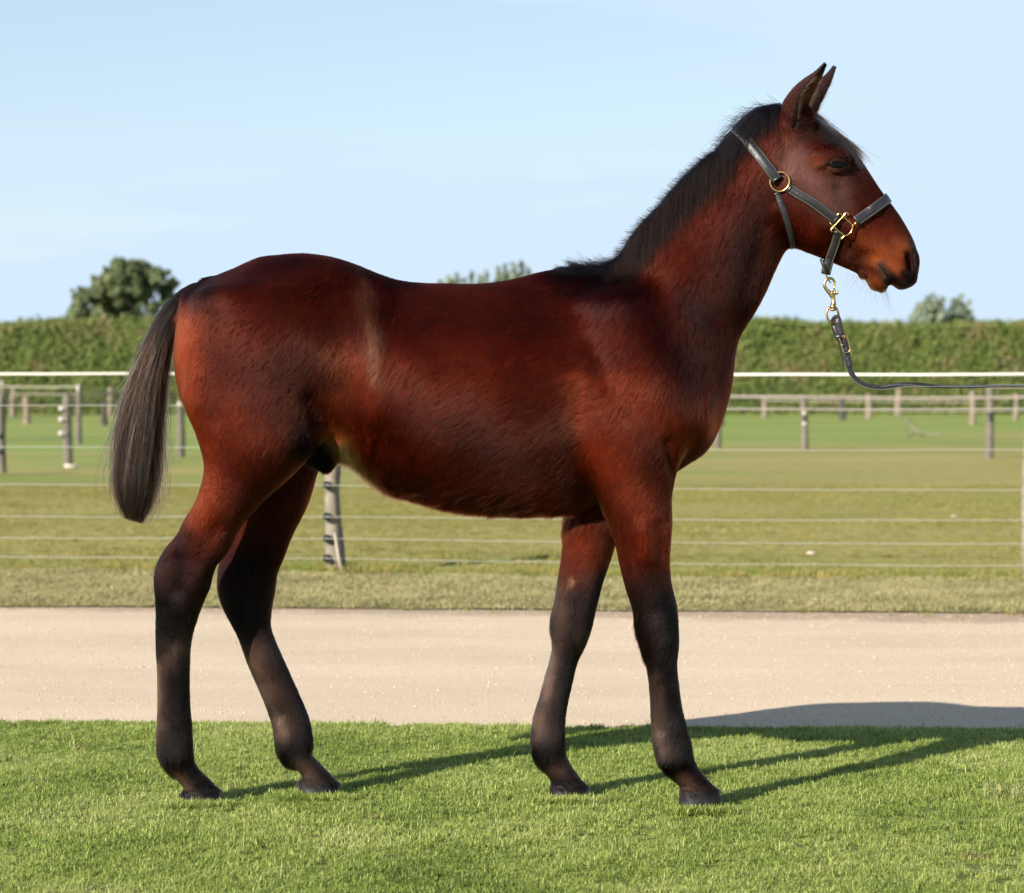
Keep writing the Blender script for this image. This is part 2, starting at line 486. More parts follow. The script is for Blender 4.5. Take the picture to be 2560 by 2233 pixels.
M_BLADE = mat_foliage('lawn_blades', [(.14, (.09, .130, .022)), (.34, (.21, .280, .052)), (.50, (.325, .405, .090)), (.66, (.43, .475, .140)), (.84, (.52, .50, .23))], nscale=1.7, trans=.45, rnd=.46, rough=.5)
M_VBLADE = mat_foliage('verge_blades', [(.25, (.24, .225, .100)), (.5, (.40, .355, .165)), (.75, (.50, .43, .225))], nscale=2.2, trans=.35, rnd=.4)
def pts_in(x0, x1, fy0, fy1, dens, seed, keep=None, zz=0.0):
    r = np.random.default_rng(seed); ya, yb = min(fy0(x0), fy0(x1)), max(fy1(x0), fy1(x1))
    n = int((x1 - x0) * (yb - ya) * dens); x = r.uniform(x0, x1, n); y = r.uniform(ya, yb, n)
    m = (y > fy0(x)) & (y < fy1(x)); x, y = x[m], y[m]
    P = np.stack([x, y, np.full(len(x), zz)], 1)
    if keep is not None: P = P[keep(P, r)]
    return P
protos = [blade_tuft('lawn_tuft', 50, .024, .006, .018, .0025, 1.6, M_BLADE, 100 + k) for k in range(8)]
P = pts_in(-3.4, 3.4, lambda x: 3.6 + 0 * x, edge_lawn, 2200, 5)
P = P[(np.abs(P[:, 0]) < P[:, 1] * .25 + .9)]
thin = vnoise(P, 1.6, 71); big = vnoise(P, 4.5, 72); fine_ = vnoise(P, 14, 73)
S = .85 + .22 * thin + .22 * big + .26 * fine_ + .18 * np.random.default_rng(3).normal(size=len(P))
edge = np.clip((P[:, 1] - (edge_lawn(P[:, 0]) - .45)) / .3, 0, 1)
S = np.clip(S + .15 * edge, .35, 1.5)
hp = []
for (hx0, hx1, hy) in ((440, 560, 5.925), (735, 862, 6.03), (1690, 1822, 5.85), (1362, 1490, 5.99)):
    for q in range(150):
        x = random.uniform(hx0, hx1); hp.append(((x - CX) * hy / FPX, hy - .048 + random.uniform(-.016, .010), 0))
P = np.concatenate([P, hp]); S = np.concatenate([S, np.random.default_rng(9).uniform(.9, 1.75, len(hp))])
lb = points_object('lawn_grass', P, S, protos); lb['category'] = 'grass'; lb['label'] = 'short green mown grass the foal stands on'
# a few longer stems
protos = [blade_tuft('long_tuft', 7, .03, .022, .042, .0026, 1.2, M_BLADE, 200 + k) for k in range(5)]
P = pts_in(-3.2, 3.2, lambda x: 3.8 + 0 * x, edge_lawn, 55, 6)
o = points_object('long_grass', P, np.random.default_rng(4).uniform(.6, 1.1, len(P)), protos); o['category'] = 'grass'; o['label'] = 'taller stray blades standing above the mown lawn'
# verge
protos = [blade_tuft('verge_tuft', 46, .05, .012, .034, .004, 1.4, M_VBLADE, 300 + k) for k in range(6)]
P = pts_in(-4.6, 4.6, edge_verge, edge_fence, 420, 7, zz=-.010)
S = np.clip(.9 + .35 * vnoise(P, 2.2, 75) + .2 * vnoise(P, 7, 76), .3, 1.6)
o = points_object('verge_grass', P, S, protos); o['category'] = 'grass'; o['label'] = 'greyish green grass of the verge between gravel and fence'
# near paddock turf
M_PBLADE = mat_foliage('paddock_blades', [(.25, (.23, .225, .055)), (.5, (.30, .275, .080)), (.75, (.37, .31, .115))], nscale=1.1, trans=.35, rnd=.35)
protos = [blade_tuft('paddock_tuft', 34, .08, .02, .05, .006, 1.2, M_PBLADE, 400 + k) for k in range(5)]
P = pts_in(-7.5, 7.5, edge_fence, lambda x: 26 + 0 * x, 95, 8, zz=-.022)
P = P[np.abs(P[:, 0]) < P[:, 1] * .23 + 1.0]
S = np.clip(.55 + .25 * vnoise(P, .8, 77) + .12 * vnoise(P, 3, 78), .15, 1.1)
o = points_object('paddock_turf', P, S, protos); o['category'] = 'grass'; o['label'] = 'grazed olive turf of the paddock behind the fence'
# brighter strip of longer grass under the fence wires
M_FBL = mat_foliage('fence_line_blades', [(.25, (.14, .19, .03)), (.5, (.24, .27, .05)), (.75, (.42, .27, .10))], nscale=1.5, trans=.3, rnd=.5)
protos = [blade_tuft('fence_tuft', 30, .06, .03, .085, .005, .9, M_FBL, 450 + k) for k in range(5)]
P = pts_in(-4.8, 4.8, lambda x: edge_fence(x) - .12, lambda x: edge_fence(x) + .30, 170, 9, zz=-.018)
S = np.clip(.7 + .5 * vnoise(P, 1.6, 79), .1, 1.5)
o = points_object('fence_line_grass', P, S, protos); o['category'] = 'grass'; o['label'] = 'rough yellow green grass growing under the fence wires'
# gravel stones
def pebble(seed, mat):
    rs = random.Random(seed); bm = bmesh.new(); bmesh.ops.create_icosphere(bm, subdivisions=1, radius=1)
    for v in bm.verts: v.co *= rs.uniform(.75, 1.15); v.co.z *= .62; v.co.x *= 1.15
    me = bpy.data.meshes.new('pebble'); bm.to_mesh(me); bm.free(); me.materials.append(mat)
    return bpy.data.objects.new('pebble', me)
M_PEB = [mat_simple('pebble_pale', (.52, .42, .30), .8), mat_simple('pebble_buff', (.47, .37, .26), .8), mat_simple('pebble_grey', (.36, .29, .22), .8)]
protos = [pebble(k, M_PEB[(0, 1, 1, 1, 2, 1)[k % 6]]) for k in range(8)]
P = pts_in(-3.6, 3.6, lambda x: edge_lawn(x) + .02, edge_verge, 900, 10, zz=-.0150)
P = P[np.abs(P[:, 0]) < P[:, 1] * .225 + .5]
S = np.exp(np.random.default_rng(5).normal(-6.15, .36, len(P)))
o = points_object('gravel_stones', P, S, protos); o['category'] = 'gravel'; o['label'] = 'loose buff stones lying on the gravel drive'
# grass tufts and fallen blades straying on to the drive from both edges
P = pts_in(-3.6, 3.6, lambda x: edge_verge(x) - .30, lambda x: edge_verge(x) + .02, 60, 12, keep=lambda P, r: r.random(len(P)) < np.clip((P[:, 1] - edge_verge(P[:, 0]) + .30) / .30, 0, 1) ** 1.6 * (vnoise(P, 2.0, 80) > -.1), zz=-.015)
o = points_object('stray_grass', P, np.random.default_rng(6).uniform(.3, .8, len(P)), [blade_tuft('stray_tuft', 26, .05, .015, .04, .004, 1.2, M_FBL, 500 + k) for k in range(4)])
o['category'] = 'grass'; o['label'] = 'sparse weeds growing on the worn margin of the drive'
# ------------------------------------------------------------------ fences, hedge, trees
M_POST = mat_simple('weathered_wood', (.20, .17, .128), .85, noise=.28, nscale=14, bump=.9, bscale=60)
M_POSTD = mat_simple('dark_tarred_wood', (.05, .045, .038), .85, noise=.3, nscale=14)
M_POSTP = mat_simple('pale_wood', (.20, .155, .115), .85, noise=.2, nscale=10)
M_TAPE = mat_simple('white_tape', (.56, .52, .46), .6)
M_TAPE2 = mat_simple('dull_tape', (.26, .22, .19), .7)
M_WIRE = mat_simple('galvanised_wire', (.36, .35, .29), .5, spec=.6)
M_BLK = mat_simple('black_plastic', (.03, .032, .04), .45)
M_WHT = mat_simple('white_plastic', (.50, .44, .42), .5)

def wood_post(Xc, Yb, h, w, mat, parent, seed=0, lean=(0, 0), wav=.5, name='post', z0=-.03, prof=None):
    """split round post: irregular tapered log with a chamfered top"""
    rs = random.Random(seed); n = 14; rows = 16; V = []; F = []
    ph = [rs.uniform(0, 6.28) for _ in range(4)]
    for j in range(rows):
        t = j / (rows - 1); z = z0 + (h - z0) * t
        cx = Xc + lean[0] * t + wav * w * .22 * math.sin(ph[0] + 4.2 * t); cy = Yb + lean[1] * t + wav * w * .18 * math.sin(ph[1] + 3.6 * t)
        wd = w / 2 * (1.12 - .14 * t + .10 * wav * math.sin(ph[2] + 7 * t))
        if prof is not None: wd = w / 2 * np.interp(t, prof[0], prof[1]); cx = Xc + np.interp(t, prof[0], prof[2]) * w
        if j == rows - 1: wd *= .82
        for k in range(n):
            a = 6.2832 * k / n; r = wd * (1 + .07 * math.sin(2 * a + ph[3]) + .05 * math.sin(5 * a + ph[1]))
            V.append((cx + r * math.cos(a), cy + r * math.sin(a), z))
    for j in range(rows - 1):
        for k in range(n): F.append((j * n + k, j * n + (k + 1) % n, (j + 1) * n + (k + 1) % n, (j + 1) * n + k))
    F.append(tuple((rows - 1) * n + k for k in range(n)))
    return link(name, mesh_np(name, V, F, mats=(mat,)), parent)
def fY(X): return 13.42 - .125 * X      # line of the near fence

# --- near fence
def zat(py, Y): return CAM_H - (py - HY) * Y / FPX
fence = empty('electric_fence', (0, fY(0), 0), 'nearest fence with white top tape and six thin wires on grey posts', 'fence')
posts = [(-2730, 505), (-894, 505), (833, 500), (2586, 500), (4400, 500)]
PX = []
for k, (px, hp) in enumerate(posts):
    X = 0; 
    for _ in range(6): X = (px - CX) * fY(X) / FPX
    PX.append(X)
    prof = None
    if k == 2: prof = ((0, .06, .16, .28, .42, .55, .70, .85, 1), (1.02, 1.05, .98, .80, .74, .92, .98, .95, .95), (.10, .08, .02, -.06, -.10, -.06, .0, .02, .02))
    pz = wood_post(X, fY(X) + .055, 1.14, .112 if k == 2 else .085, M_POST, fence, seed=30 + k, prof=prof)
    for wy0, wy1 in ((1010, 1021), (1114, 1124), (1207, 1224), (1287, 1299), (1340, 1358), (1387, 1413)):
        py = wy0 + (wy1 - wy0) * px / 2560; z = zat(py, fY(X))
        mb = MB(); xi = X - (.036 if k == 2 else .02)
        yi = fY(X) - .012
        mb.box((xi, yi + .010, z), (.030, .022, .040)); mb.tube([(xi - .004, yi - .004, z + .020), (xi - .016, yi - .014, z + .008), (xi - .014, yi - .014, z - .012), (xi + .004, yi - .006, z - .020)], .005, 8)
        mb.ball((xi + .006, yi - .010, z - .002), (.012, .010, .014), 8, 6)
        mb.build('insulator', M_BLK, pz)
xl, xr = -10.5, 10.5
def run(name, py0, py1, r, mat, parent, kind='wire', seed=0, tape=0, sag=.006):
    rs = random.Random(seed); pts = []
    for i in range(181):
        X = xl + (xr - xl) * i / 180; Y = fY(X) - .034
        # height taken where the wire crosses the frame edges, straight between
        Xa, Xb = -2.98, 2.72
        za, zb = zat(py0, fY(Xa)), zat(py1, fY(Xb)); z = za + (zb - za) * (X - Xa) / (Xb - Xa)
        # sag between posts
        g = [(a, b) for a, b in zip(PX[:-1], PX[1:]) if a <= X <= b]
        if g: t = (X - g[0][0]) / (g[0][1] - g[0][0]); z -= sag * 4 * t * (1 - t)
        pts.append((X, Y, z + .0012 * math.sin(X * 5 + seed) + rs.uniform(-.0004, .0004)))
    mb = MB()
    if tape:
        V = []; F = []
        for i, p in enumerate(pts):
            tw = .25 * math.sin(p[0] * 1.1 + seed)
            for s in (-1, 1):
                for q in (-1, 1): V.append((p[0], p[1] + s * tape / 2 * math.sin(tw) + q * .0012, p[2] + s * tape / 2 * math.cos(tw)))
        for i in range(len(pts) - 1):
            a = 4 * i; b = a + 4
            F += [(a, b, b + 2, a + 2), (a + 1, a + 3, b + 3, b + 1), (a, a + 1, b + 1, b), (a + 2, b + 2, b + 3, a + 3)]
        mb.add(V, F)
    else: mb.tube(pts, r, 6)
    return mb.build(name, mat, parent, smooth=not tape)
run('top_tape', 932.5, 935.5, 0, M_TAPE, fence, tape=.0140, sag=.004)
for k, (a, b) in enumerate(((1010, 1021), (1114, 1124), (1207, 1224), (1287, 1299), (1340, 1358), (1387, 1413))):
    run('wire', a, b, .0020, M_WIRE, fence, seed=k + 1, sag=.008)
# split stake and dead stalk at the foot of the middle post
X = PX[2]; mb = MB(); mb.tube([(X + .012, fY(X) - .06, .215), (X + .032, fY(X) - .07, .10), (X + .058, fY(X) - .075, -.02)], [.004, .008, .012], 6)
tag(mb.build('dry_stick', mat_simple('dry_stick', (.42, .36, .28), .8)), 'thin pale dry stick leaning on the foot of the knotted grey post', 'stick')

# --- paddock fences further away
def far_fence(name, label, plist, tapes, mat_t=M_TAPE2, group=None):
    """plist: (px, base py, top py, width m, material, caps); tapes: ((px,py),...) , post index distances"""
    Yv = [CAM_H * FPX / (b - HY) for (_, b, *_r) in plist]
    e = empty(name, ((plist[0][0] - CX) * Yv[0] / FPX, Yv[0], 0), label, 'fence', group)
    info = []
    for (px, b, top, w, mat, ins), Y in zip(plist, Yv):
        X = (px - CX) * Y / FPX
        p = wood_post(X, Y, zat(top, Y), w, mat, e, seed=int(px), wav=.35, z0=-.04)
        for (iy, kind) in ins:
            mb = MB(); z = zat(iy, Y - .1); mb.ball((X + (-.075 if kind == 'wl' else 0), Y - w * .6, z), (.036, .03, .036), 8, 6); mb.box((X - (.03 if kind == 'wl' else 0), Y - w * .5, z), (.07, .04, .02))
            mb.build('insulator', M_WHT if kind[0] == 'w' else M_BLK, p)
        info.append((px, Y))
    for (pts, hgt) in tapes:
        V = []; F = []; L = []
        for (px, py) in pts:
            Y = np.interp(px, [q[0] for q in info], [q[1] for q in info]) - .08
            L.append(((px - CX) * Y / FPX, Y, zat(py, Y)))
        for i, p in enumerate(L):
            for s in (-1, 1):
                for q in (-1, 1): V.append((p[0], p[1] + q * .004, p[2] + s * hgt / 2))
        for i in range(len(L) - 1):
            a = 4 * i; b = a + 4
            F += [(a, b, b + 2, a + 2), (a + 1, a + 3, b + 3, b + 1), (a, a + 1, b + 1, b), (a + 2, b + 2, b + 3, a + 3)]
        mb = MB(); mb.add(V, F); mb.build('tape', mat_t, e, smooth=False)
    return e
M_POSTF = mat_simple('grey_post_wood', (.13, .112, .086), .85, noise=.25, nscale=8)
G2 = 'paddock fences beyond the nearest fence'
far_fence('paddock_fence', 'fence of dark grey posts with round white insulators crossing the paddock behind the tail', [(-160,1190,990,.12,M_POSTD,()),(3,1178,985,.11,M_POSTF,((1090,'b'),(1130,'b'))),(169,1160,985,.115,M_POSTF,((1022,'wl'),(1049,'wl'),(1084,'wl'),(1166,'w'))),(451,1139,1000,.11,M_POSTF,((1010,'w'),)),(640,1128,1000,.11,M_POSTF,())],  # lowest white ball of the third post stands for a stone
          [([(-160,1022),(3,1017),(169,1012),(451,1004),(640,1000)], .012), ([(-160,1050),(169,1040),(451,1030),(640,1025)], .010), ([(-160,1110),(169,1095),(640,1080)], .008)], group=G2)
far_fence('paddock_fence', 'fence with white topped corner post and pale sagging tape behind the tail', [(-120,1100,962,.12,M_POSTF,((966,'w'),)),(6,1104,962,.12,M_POSTF,((958,'w'),)),(197,1108,963,.10,M_POSTF,((967,'w'),(975,'w'))),(330,1098,985,.10,M_POSTF,((1000,'w'),)),(520,1090,988,.10,M_POSTF,())],
          [([(-120,966),(6,966),(100,968),(197,967),(240,975),(290,983),(330,987),(420,986),(520,985)], .026), ([(-120,985),(197,986),(330,985),(520,986)], .014)], mat_t=mat_simple('cream_tape', (.27, .245, .19), .7), group=G2)
far_fence('paddock_fence', 'fence with thick dull tape and sparse slim posts between chest and right frame edge', [(1600,1116,990,.11,M_POSTD,()),(1795,1118,1000,.10,M_POSTF,()),(2010,1122,990,.112,M_POSTF,((1033,'w'),(1047,'b'),(1060,'w'))),(2474,1143,966,.125,M_POSTF,((1035,'b'),(1046,'b'))),(2760,1160,960,.12,M_POSTF,())],
          [([(1600,990),(1800,991),(2010,992),(2250,995),(2474,994),(2760,990)], .034), ([(1600,1022),(2010,1023),(2300,1027),(2760,1025)], .018), ([(2474,967),(2760,965)], .03)], group=G2)
dark, pale = M_POSTD, M_POSTP
far_fence('paddock_fence', 'farthest fence of short pale and dark posts standing before the hedge on the right', [(1700,1058,1000,.16,pale,()),(1804,1063,1008,.17,dark,()),(1912,1043,992,.20,pale,()),(2013,1052,1000,.16,dark,()),(2106,1049,995,.19,dark,()),(2172,1045,985,.20,pale,()),(2246,1037,972,.22,pale,()),(2279,1030,994,.15,dark,()),(2331,1026,990,.22,pale,()),(2364,1022,970,.20,pale,()),(2392,1024,990,.18,pale,()),(2431,1060,978,.18,pale,()),(2540,1050,985,.18,pale,())],
          [([(1700,1000),(1912,1001),(2172,1003),(2431,1005),(2540,1006)], .035)], group=G2)
far_fence('paddock_fence', 'farthest fence of small pale posts standing before the hedge on the left', [(-60,1050,985,.2,pale,()),(34,1042,970,.21,pale,()),(66,1058,992,.19,pale,()),(261,1062,1005,.16,dark,()),(275,1040,968,.18,pale,()),(400,1048,990,.18,dark,()),(520,1046,985,.18,pale,())],
          [([(-60,985),(66,985),(261,987),(520,988)], .05), ([(-60,1003),(520,1003)], .04)], mat_t=M_POSTD, group=G2)

# --- foliage builders
def leaf_cards(P, Nn, size, seed, jitter=.8, elong=1.6):
    """one bent leaf-spray quad per point"""
    r = np.random.default_rng(seed); n = len(P)
    d = Nn + r.normal(0, jitter, (n, 3)); d /= np.linalg.norm(d, axis=1)[:, None]
    a = np.cross(d, r.normal(0, 1, (n, 3))); a /= np.linalg.norm(a, axis=1)[:, None]; b = np.cross(d, a)
    s = (size * r.uniform(.6, 1.4, n))[:, None]
    V = np.stack([P - a * s * .5, P + b * s * elong * .5 - a * s * .1, P + a * s * .5 + d * s * .2, P - b * s * elong * .5 + a * s * .1], 1).reshape(-1, 3)
    F = np.arange(4 * n).reshape(n, 4)
    return V, F, np.repeat(r.random(n), 4)
def card_mesh(name, V, F, rnd, mat):
    me = mesh_np(name, V, F.astype(np.int32), mats=(mat,), smooth=False)
    # mesh validate keeps order
    if len(me.vertices) == len(rnd):
        at = me.attributes.new('rnd', 'FLOAT', 'POINT'); at.data.foreach_set('value', rnd.astype(np.float32))
    return me
# hedge
M_HEDGE = mat_foliage('hedge_leaves', [(.22, (.050, .080, .018)), (.36, (.095, .138, .026)), (.50, (.135, .178, .036)), (.60, (.165, .19, .050)), (.70, (.22, .165, .080)), (.82, (.24, .16, .095))], nscale=.75, trans=.15, rnd=.30, rough=.75)
M_HCORE = mat_simple('hedge_core', (.045, .058, .018), .95, noise=.4, nscale=1.2)
HYd = 96.0
def hedge_top(X): return 3.66 + .06 * np.sin(X * .35) + .10 * vnoise(np.stack([X * 1.0, X * 0, X * 0], -1), .55, 81) + .10 * vnoise(np.stack([X, X * 0, X * 0], -1), 2.2, 82) - .16 * np.clip((X - 12) / 8, 0, 1) + .06 * np.clip(1 - np.abs(X - 9) / 6, 0, 1)
xs = np.linspace(-160, 160, 1067); V = []; F = []
prof = [(0, 0), (0, .35), (0.05, .7), (.12, .93), (.5, 1.0), (1.2, 1.01), (2.4, .98), (2.6, .9), (2.7, 0)]
for i, x in enumerate(xs):
    t = float(hedge_top(np.array([x]))[0])
    for (d, hf) in prof: V.append((x, HYd + d + .12 * float(vnoise(np.array([[x, hf * 4, 0]]), 1.2, 83)[0]), t * hf - .05))
k = len(prof)
for i in range(len(xs) - 1):
    for j in range(k - 1): F.append((i * k + j, (i + 1) * k + j, (i + 1) * k + j + 1, i * k + j + 1))
he = empty('hedge', (0, HYd, 0), 'long clipped green and brown flecked hedge closing off the paddocks', 'hedge')
link('hedge_core', mesh_np('hedge_core', V, F, mats=(M_HCORE,)), he)
r = np.random.default_rng(41); n = 170000
x = r.uniform(-34, 34, n); hh = hedge_top(x); w_ = r.random(n)
front = w_ < .80
z = np.where(front, r.uniform(-.02, 1, n) * hh, hh * r.normal(1.0, .012, n)); y = HYd + np.where(front, r.normal(-.03, .10, n) + .12 * vnoise(np.stack([x, z, z * 0], 1), 1.2, 83), r.uniform(0, 1.6, n))
P = np.stack([x, y, z], 1); Nn = np.where(front[:, None], np.array((0, -1.0, .35)), np.array((0, -.2, 1.0)))
V, F, rd = leaf_cards(P, Nn, .075, 42, .7)
lf = link('foliage', card_mesh('foliage', V, F, rd, M_HEDGE), he); lf['kind'] = 'stuff'
# sprigs along the top
x = r.uniform(-34, 34, 2600); hh = hedge_top(x); P = np.stack([x, HYd + r.uniform(0, 1.2, 2600), hh + np.abs(r.normal(0, .07, 2600)) + .10 * np.clip(vnoise(np.stack([x, x * 0, x * 0], 1), 3.0, 84), 0, 1)], 1)
V, F, rd = leaf_cards(P, np.tile((1., 0, 0), (2600, 1)), .10, 43, .6, 2.4)
link('sprigs', card_mesh('sprigs', V, F, rd, M_HEDGE), he)['kind'] = 'stuff'

def tree(name, label, cat, Y, trunk, limbs, clumps, mat, leaf, dens, seed, bark, group=None):
    """clumps: (px, py, radius px, depth offset m); trunk and limbs as px polylines with widths"""
    sc = Y / FPX
    e = empty(name, ((trunk[0][0] - CX) * sc, Y, 0), label, cat, group)
    mb = MB(); T = [((px - CX) * sc, Y, zat(py, Y)) for px, py, w in trunk]; mb.tube(catmull(T, 3), list(np.interp(np.linspace(0, 1, (len(T) - 1) * 3 + 1), np.linspace(0, 1, len(T)), [w * sc / 2 for *_q, w in trunk])), 9)
    mb.build('trunk', bark, e)
    for li in limbs:
        mb = MB(); T = [((px - CX) * sc, Y + d, zat(py, Y)) for px, py, w, d in li]
        mb.tube(catmull(T, 3), list(np.interp(np.linspace(0, 1, (len(T) - 1) * 3 + 1), np.linspace(0, 1, len(T)), [q[2] * sc / 2 for q in li])), 6); mb.build('limb', bark, e)
    r = np.random.default_rng(seed); PP, NN = [], []
    for (px, py, rp, d) in clumps:
        c = np.array(((px - CX) * sc, Y + d, zat(py, Y))); rad = rp * sc; m = int(dens * (rp / 20.) ** 2)
        u = r.normal(0, 1, (m, 3)); u /= np.linalg.norm(u, axis=1)[:, None]; q = r.random(m) ** .40
        p = c + u * (rad * q)[:, None] * np.array((1, 1.1, .88)); p += (vnoise(p, 2.2, seed)[:, None]) * u * rad * .30
        PP.append(p); NN.append(u + np.array((0, 0, .4)))
    V, F, rd = leaf_cards(np.concatenate(PP), np.concatenate(NN), leaf, seed + 1, .6, 2.0)
    o = link('crown', card_mesh('crown', V, F, rd, mat), e)
    return e
M_PINE = mat_foliage('pine_needles', [(.20, (.045, .065, .032)), (.42, (.095, .125, .052)), (.60, (.14, .165, .070)), (.80, (.19, .20, .095))], nscale=.9, trans=.1, rnd=.30, rough=.7)
M_FARHAZE = mat_foliage('hazed_far_leaves', [(.25, (.13, .165, .125)), (.5, (.19, .235, .16)), (.8, (.25, .28, .18))], nscale=.8, trans=.1, rnd=.3, rough=.8)  # distance haze put into a lighter leaf colour
M_BARK = mat_simple('bark', (.20, .165, .13), .9, noise=.3, nscale=4)
rs = random.Random(4)
cl = []
for (x, y, r_) in [(330,690,38),(300,700,32),(365,700,34),(275,690,20),(390,680,18),(408,690,20),(340,668,24),(310,665,20),(262,715,26),(235,740,28),(212,750,24),(205,728,14),(285,735,36),(330,730,34),(250,770,34),(215,785,30),(190,795,18),(290,780,34),(360,735,26),(320,775,18),(300,810,30),(350,795,22),(400,720,22),(425,712,14),(432,705,9),(418,745,22),(395,770,16),(430,765,14),(365,770,10),(345,810,26),(390,805,20),(240,805,28),(180,805,14)]:
    cl.append((x, y, r_ * .93, rs.uniform(-2.2, 2.2)))
    for _ in range(4):
        a = rs.uniform(0, 6.28); cl.append((x + r_ * .8 * math.cos(a), y + r_ * .7 * math.sin(a), r_ * rs.uniform(.25, .42), rs.uniform(-2.4, 2.4)))
tree('pine_tree', 'large round dark green pine behind the hedge beside the tail of the foal', 'tree', 122,
     [(345,1010,16),(345,860,15),(348,800,13),(350,740,11),(335,690,6)], [[(348,800,8,0),(375,760,6,.5),(400,715,4,.5)],[(347,780,8,0),(310,745,6,-.5),(280,700,4,-.8)],[(347,820,8,0),(290,800,6,.4),(230,780,4,.4)],[(350,760,6,0),(375,700,4,0)],[(360,790,4,.3),(362,740,3,.3)]],
     cl, M_PINE, .125, 620, 51, M_BARK)
def spires(lst, seed):
    q = random.Random(seed); c = []
    for (x, top, wdt, base) in lst:
        for y in np.arange(top, base, 7):
            f = (y - top) / (base - top); ww = wdt * (.10 + .9 * f ** .8) / 2
            for _ in range(2 + int(3 * f)): c.append((x + q.uniform(-ww, ww), y + q.uniform(-3, 3), q.uniform(4, 8) * (.6 + .6 * f), q.uniform(-.8, .8)))
    return c
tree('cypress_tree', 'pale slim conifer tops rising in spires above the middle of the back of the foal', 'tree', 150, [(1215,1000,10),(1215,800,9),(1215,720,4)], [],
     spires([(1120,694,44,800),(1142,686,34,800),(1160,700,26,800),(1180,682,30,800),(1200,688,24,800),(1216,680,28,800),(1244,672,46,800),(1262,666,40,800),(1284,662,44,800),(1304,656,32,800),(1322,672,34,800),(1100,706,30,800)], 3) + [(1255,700,20,0),(1285,695,22,0),(1130,712,18,0)], M_FARHAZE, .14, 420, 61, M_BARK)
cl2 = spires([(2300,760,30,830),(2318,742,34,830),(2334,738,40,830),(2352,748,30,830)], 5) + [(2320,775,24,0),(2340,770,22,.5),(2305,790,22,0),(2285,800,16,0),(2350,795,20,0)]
tree('far_tree', 'small bushy blue green tree above the hedge right of the hanging lead', 'tree', 165, [(2325,1000,10),(2325,800,9),(2325,760,4)], [], cl2, M_FARHAZE, .17, 420, 71, M_BARK)
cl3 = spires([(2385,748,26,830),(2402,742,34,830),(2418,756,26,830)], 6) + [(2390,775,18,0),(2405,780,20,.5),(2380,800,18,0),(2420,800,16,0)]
tree('far_tree', 'slightly lower blue green tree above the hedge nearest the right frame edge', 'tree', 168, [(2400,1000,9),(2400,800,8),(2400,760,4)], [], cl3, M_FARHAZE, .17, 420, 81, M_BARK)
# ------------------------------------------------------------------ the foal
import os
VOX = 0.004
def Yc(px):
    return 5.985 - (np.asarray(px, float) - 550) / 1200 * 0.065

def YcX(X):
    """centre plane of the body as a function of world X"""
    px = CX + np.asarray(X) * FPX / 5.95
    return Yc(px)

# stations: (x1,y1, x2,y2, lateral centre offset, lateral half width[, taper towards edge1, taper towards edge2])
TORSO = [
 (476,728, 462,1000, 0,.085,.1,.1), (515,690, 500,1040, 0,.130,.1,.1), (575,654, 570,1088, 0,.165,.15,.1), (650,634, 660,1120, 0,.182,.2,.1),
 (773,623, 780,1090, 0,.185,.25,.1), (860,637, 868,1140, 0,.172,.25,.15), (960,666, 950,1200, 0,.168,.25,.15),
 (1072,691, 1060,1247, 0,.185,.25,.15), (1180,704, 1175,1276, 0,.195,.25,.2), (1290,698, 1300,1284, 0,.190,.30,.25),
 (1390,670, 1410,1284, 0,.170,.45,.3), (1480,650, 1520,1272, 0,.158,.55,.3), (1560,680, 1610,1245, 0,.160,.5,.3),
 (1640,780, 1690,1212, 0,.155,.4,.25), (1700,875, 1748,1168, 0,.138,.3,.2), (1736,935, 1770,1114, 0,.115,.2,.2)]
NECK = [
 (1400,680, 1690,1200, 0,.150,.55,.2), (1505,650, 1762,1110, 0,.135,.6,.2), (1560,605, 1788,1000, 0,.115,.55,.2), (1610,545, 1808,915, 0,.098,.5,.25), (1665,472, 1852,845, 0,.085,.45,.3),
 (1720,412, 1880,775, 0,.078,.4,.35), (1775,370, 1910,700, 0,.072,.35,.35), (1830,330, 1945,640, 0,.070,.3,.3), (1885,272, 1975,590, 0,.070,.3,.3),
 (1945,240, 2010,540, 0,.066,.25,.3)]
HEAD = [
 (1965,236, 1885,430, 0,.060,.2,.2), (2005,252, 1915,500, 0,.072,.15,.2), (2050,278, 1938,575, 0,.078,.1,.25), (2092,330, 1965,618, 0,.082,.1,.3), (2120,368, 1998,636, 0,.080,.15,.35),
 (2152,411, 2032,648, 0,.070,.15,.4), (2185,455, 2064,657, 0,.058,.15,.4), (2208,486, 2095,668, 0,.050,.15,.35), (2232,516, 2124,681, 0,.046,.2,.35),
 (2258,552, 2150,694, 0,.045,.2,.3), (2279,588, 2172,700, 0,.047,.15,.3), (2291,622, 2192,708, 0,.049,.1,.2), (2297,655, 2215,716, 0,.046,.1,.2), (2290,690, 2240,722, 0,.038,.1,.1)]
CHIN = [(2160,672, 2142,690, 0,.022), (2192,668, 2166,705, 0,.026), (2212,690, 2180,724, 0,.027), (2220,708, 2195,727, 0,.020)]
CHEEK = [(1975,420, 1925,545, .0,.066), (2030,440, 1965,602, .0,.074), (2085,500, 2010,622, .0,.064)]
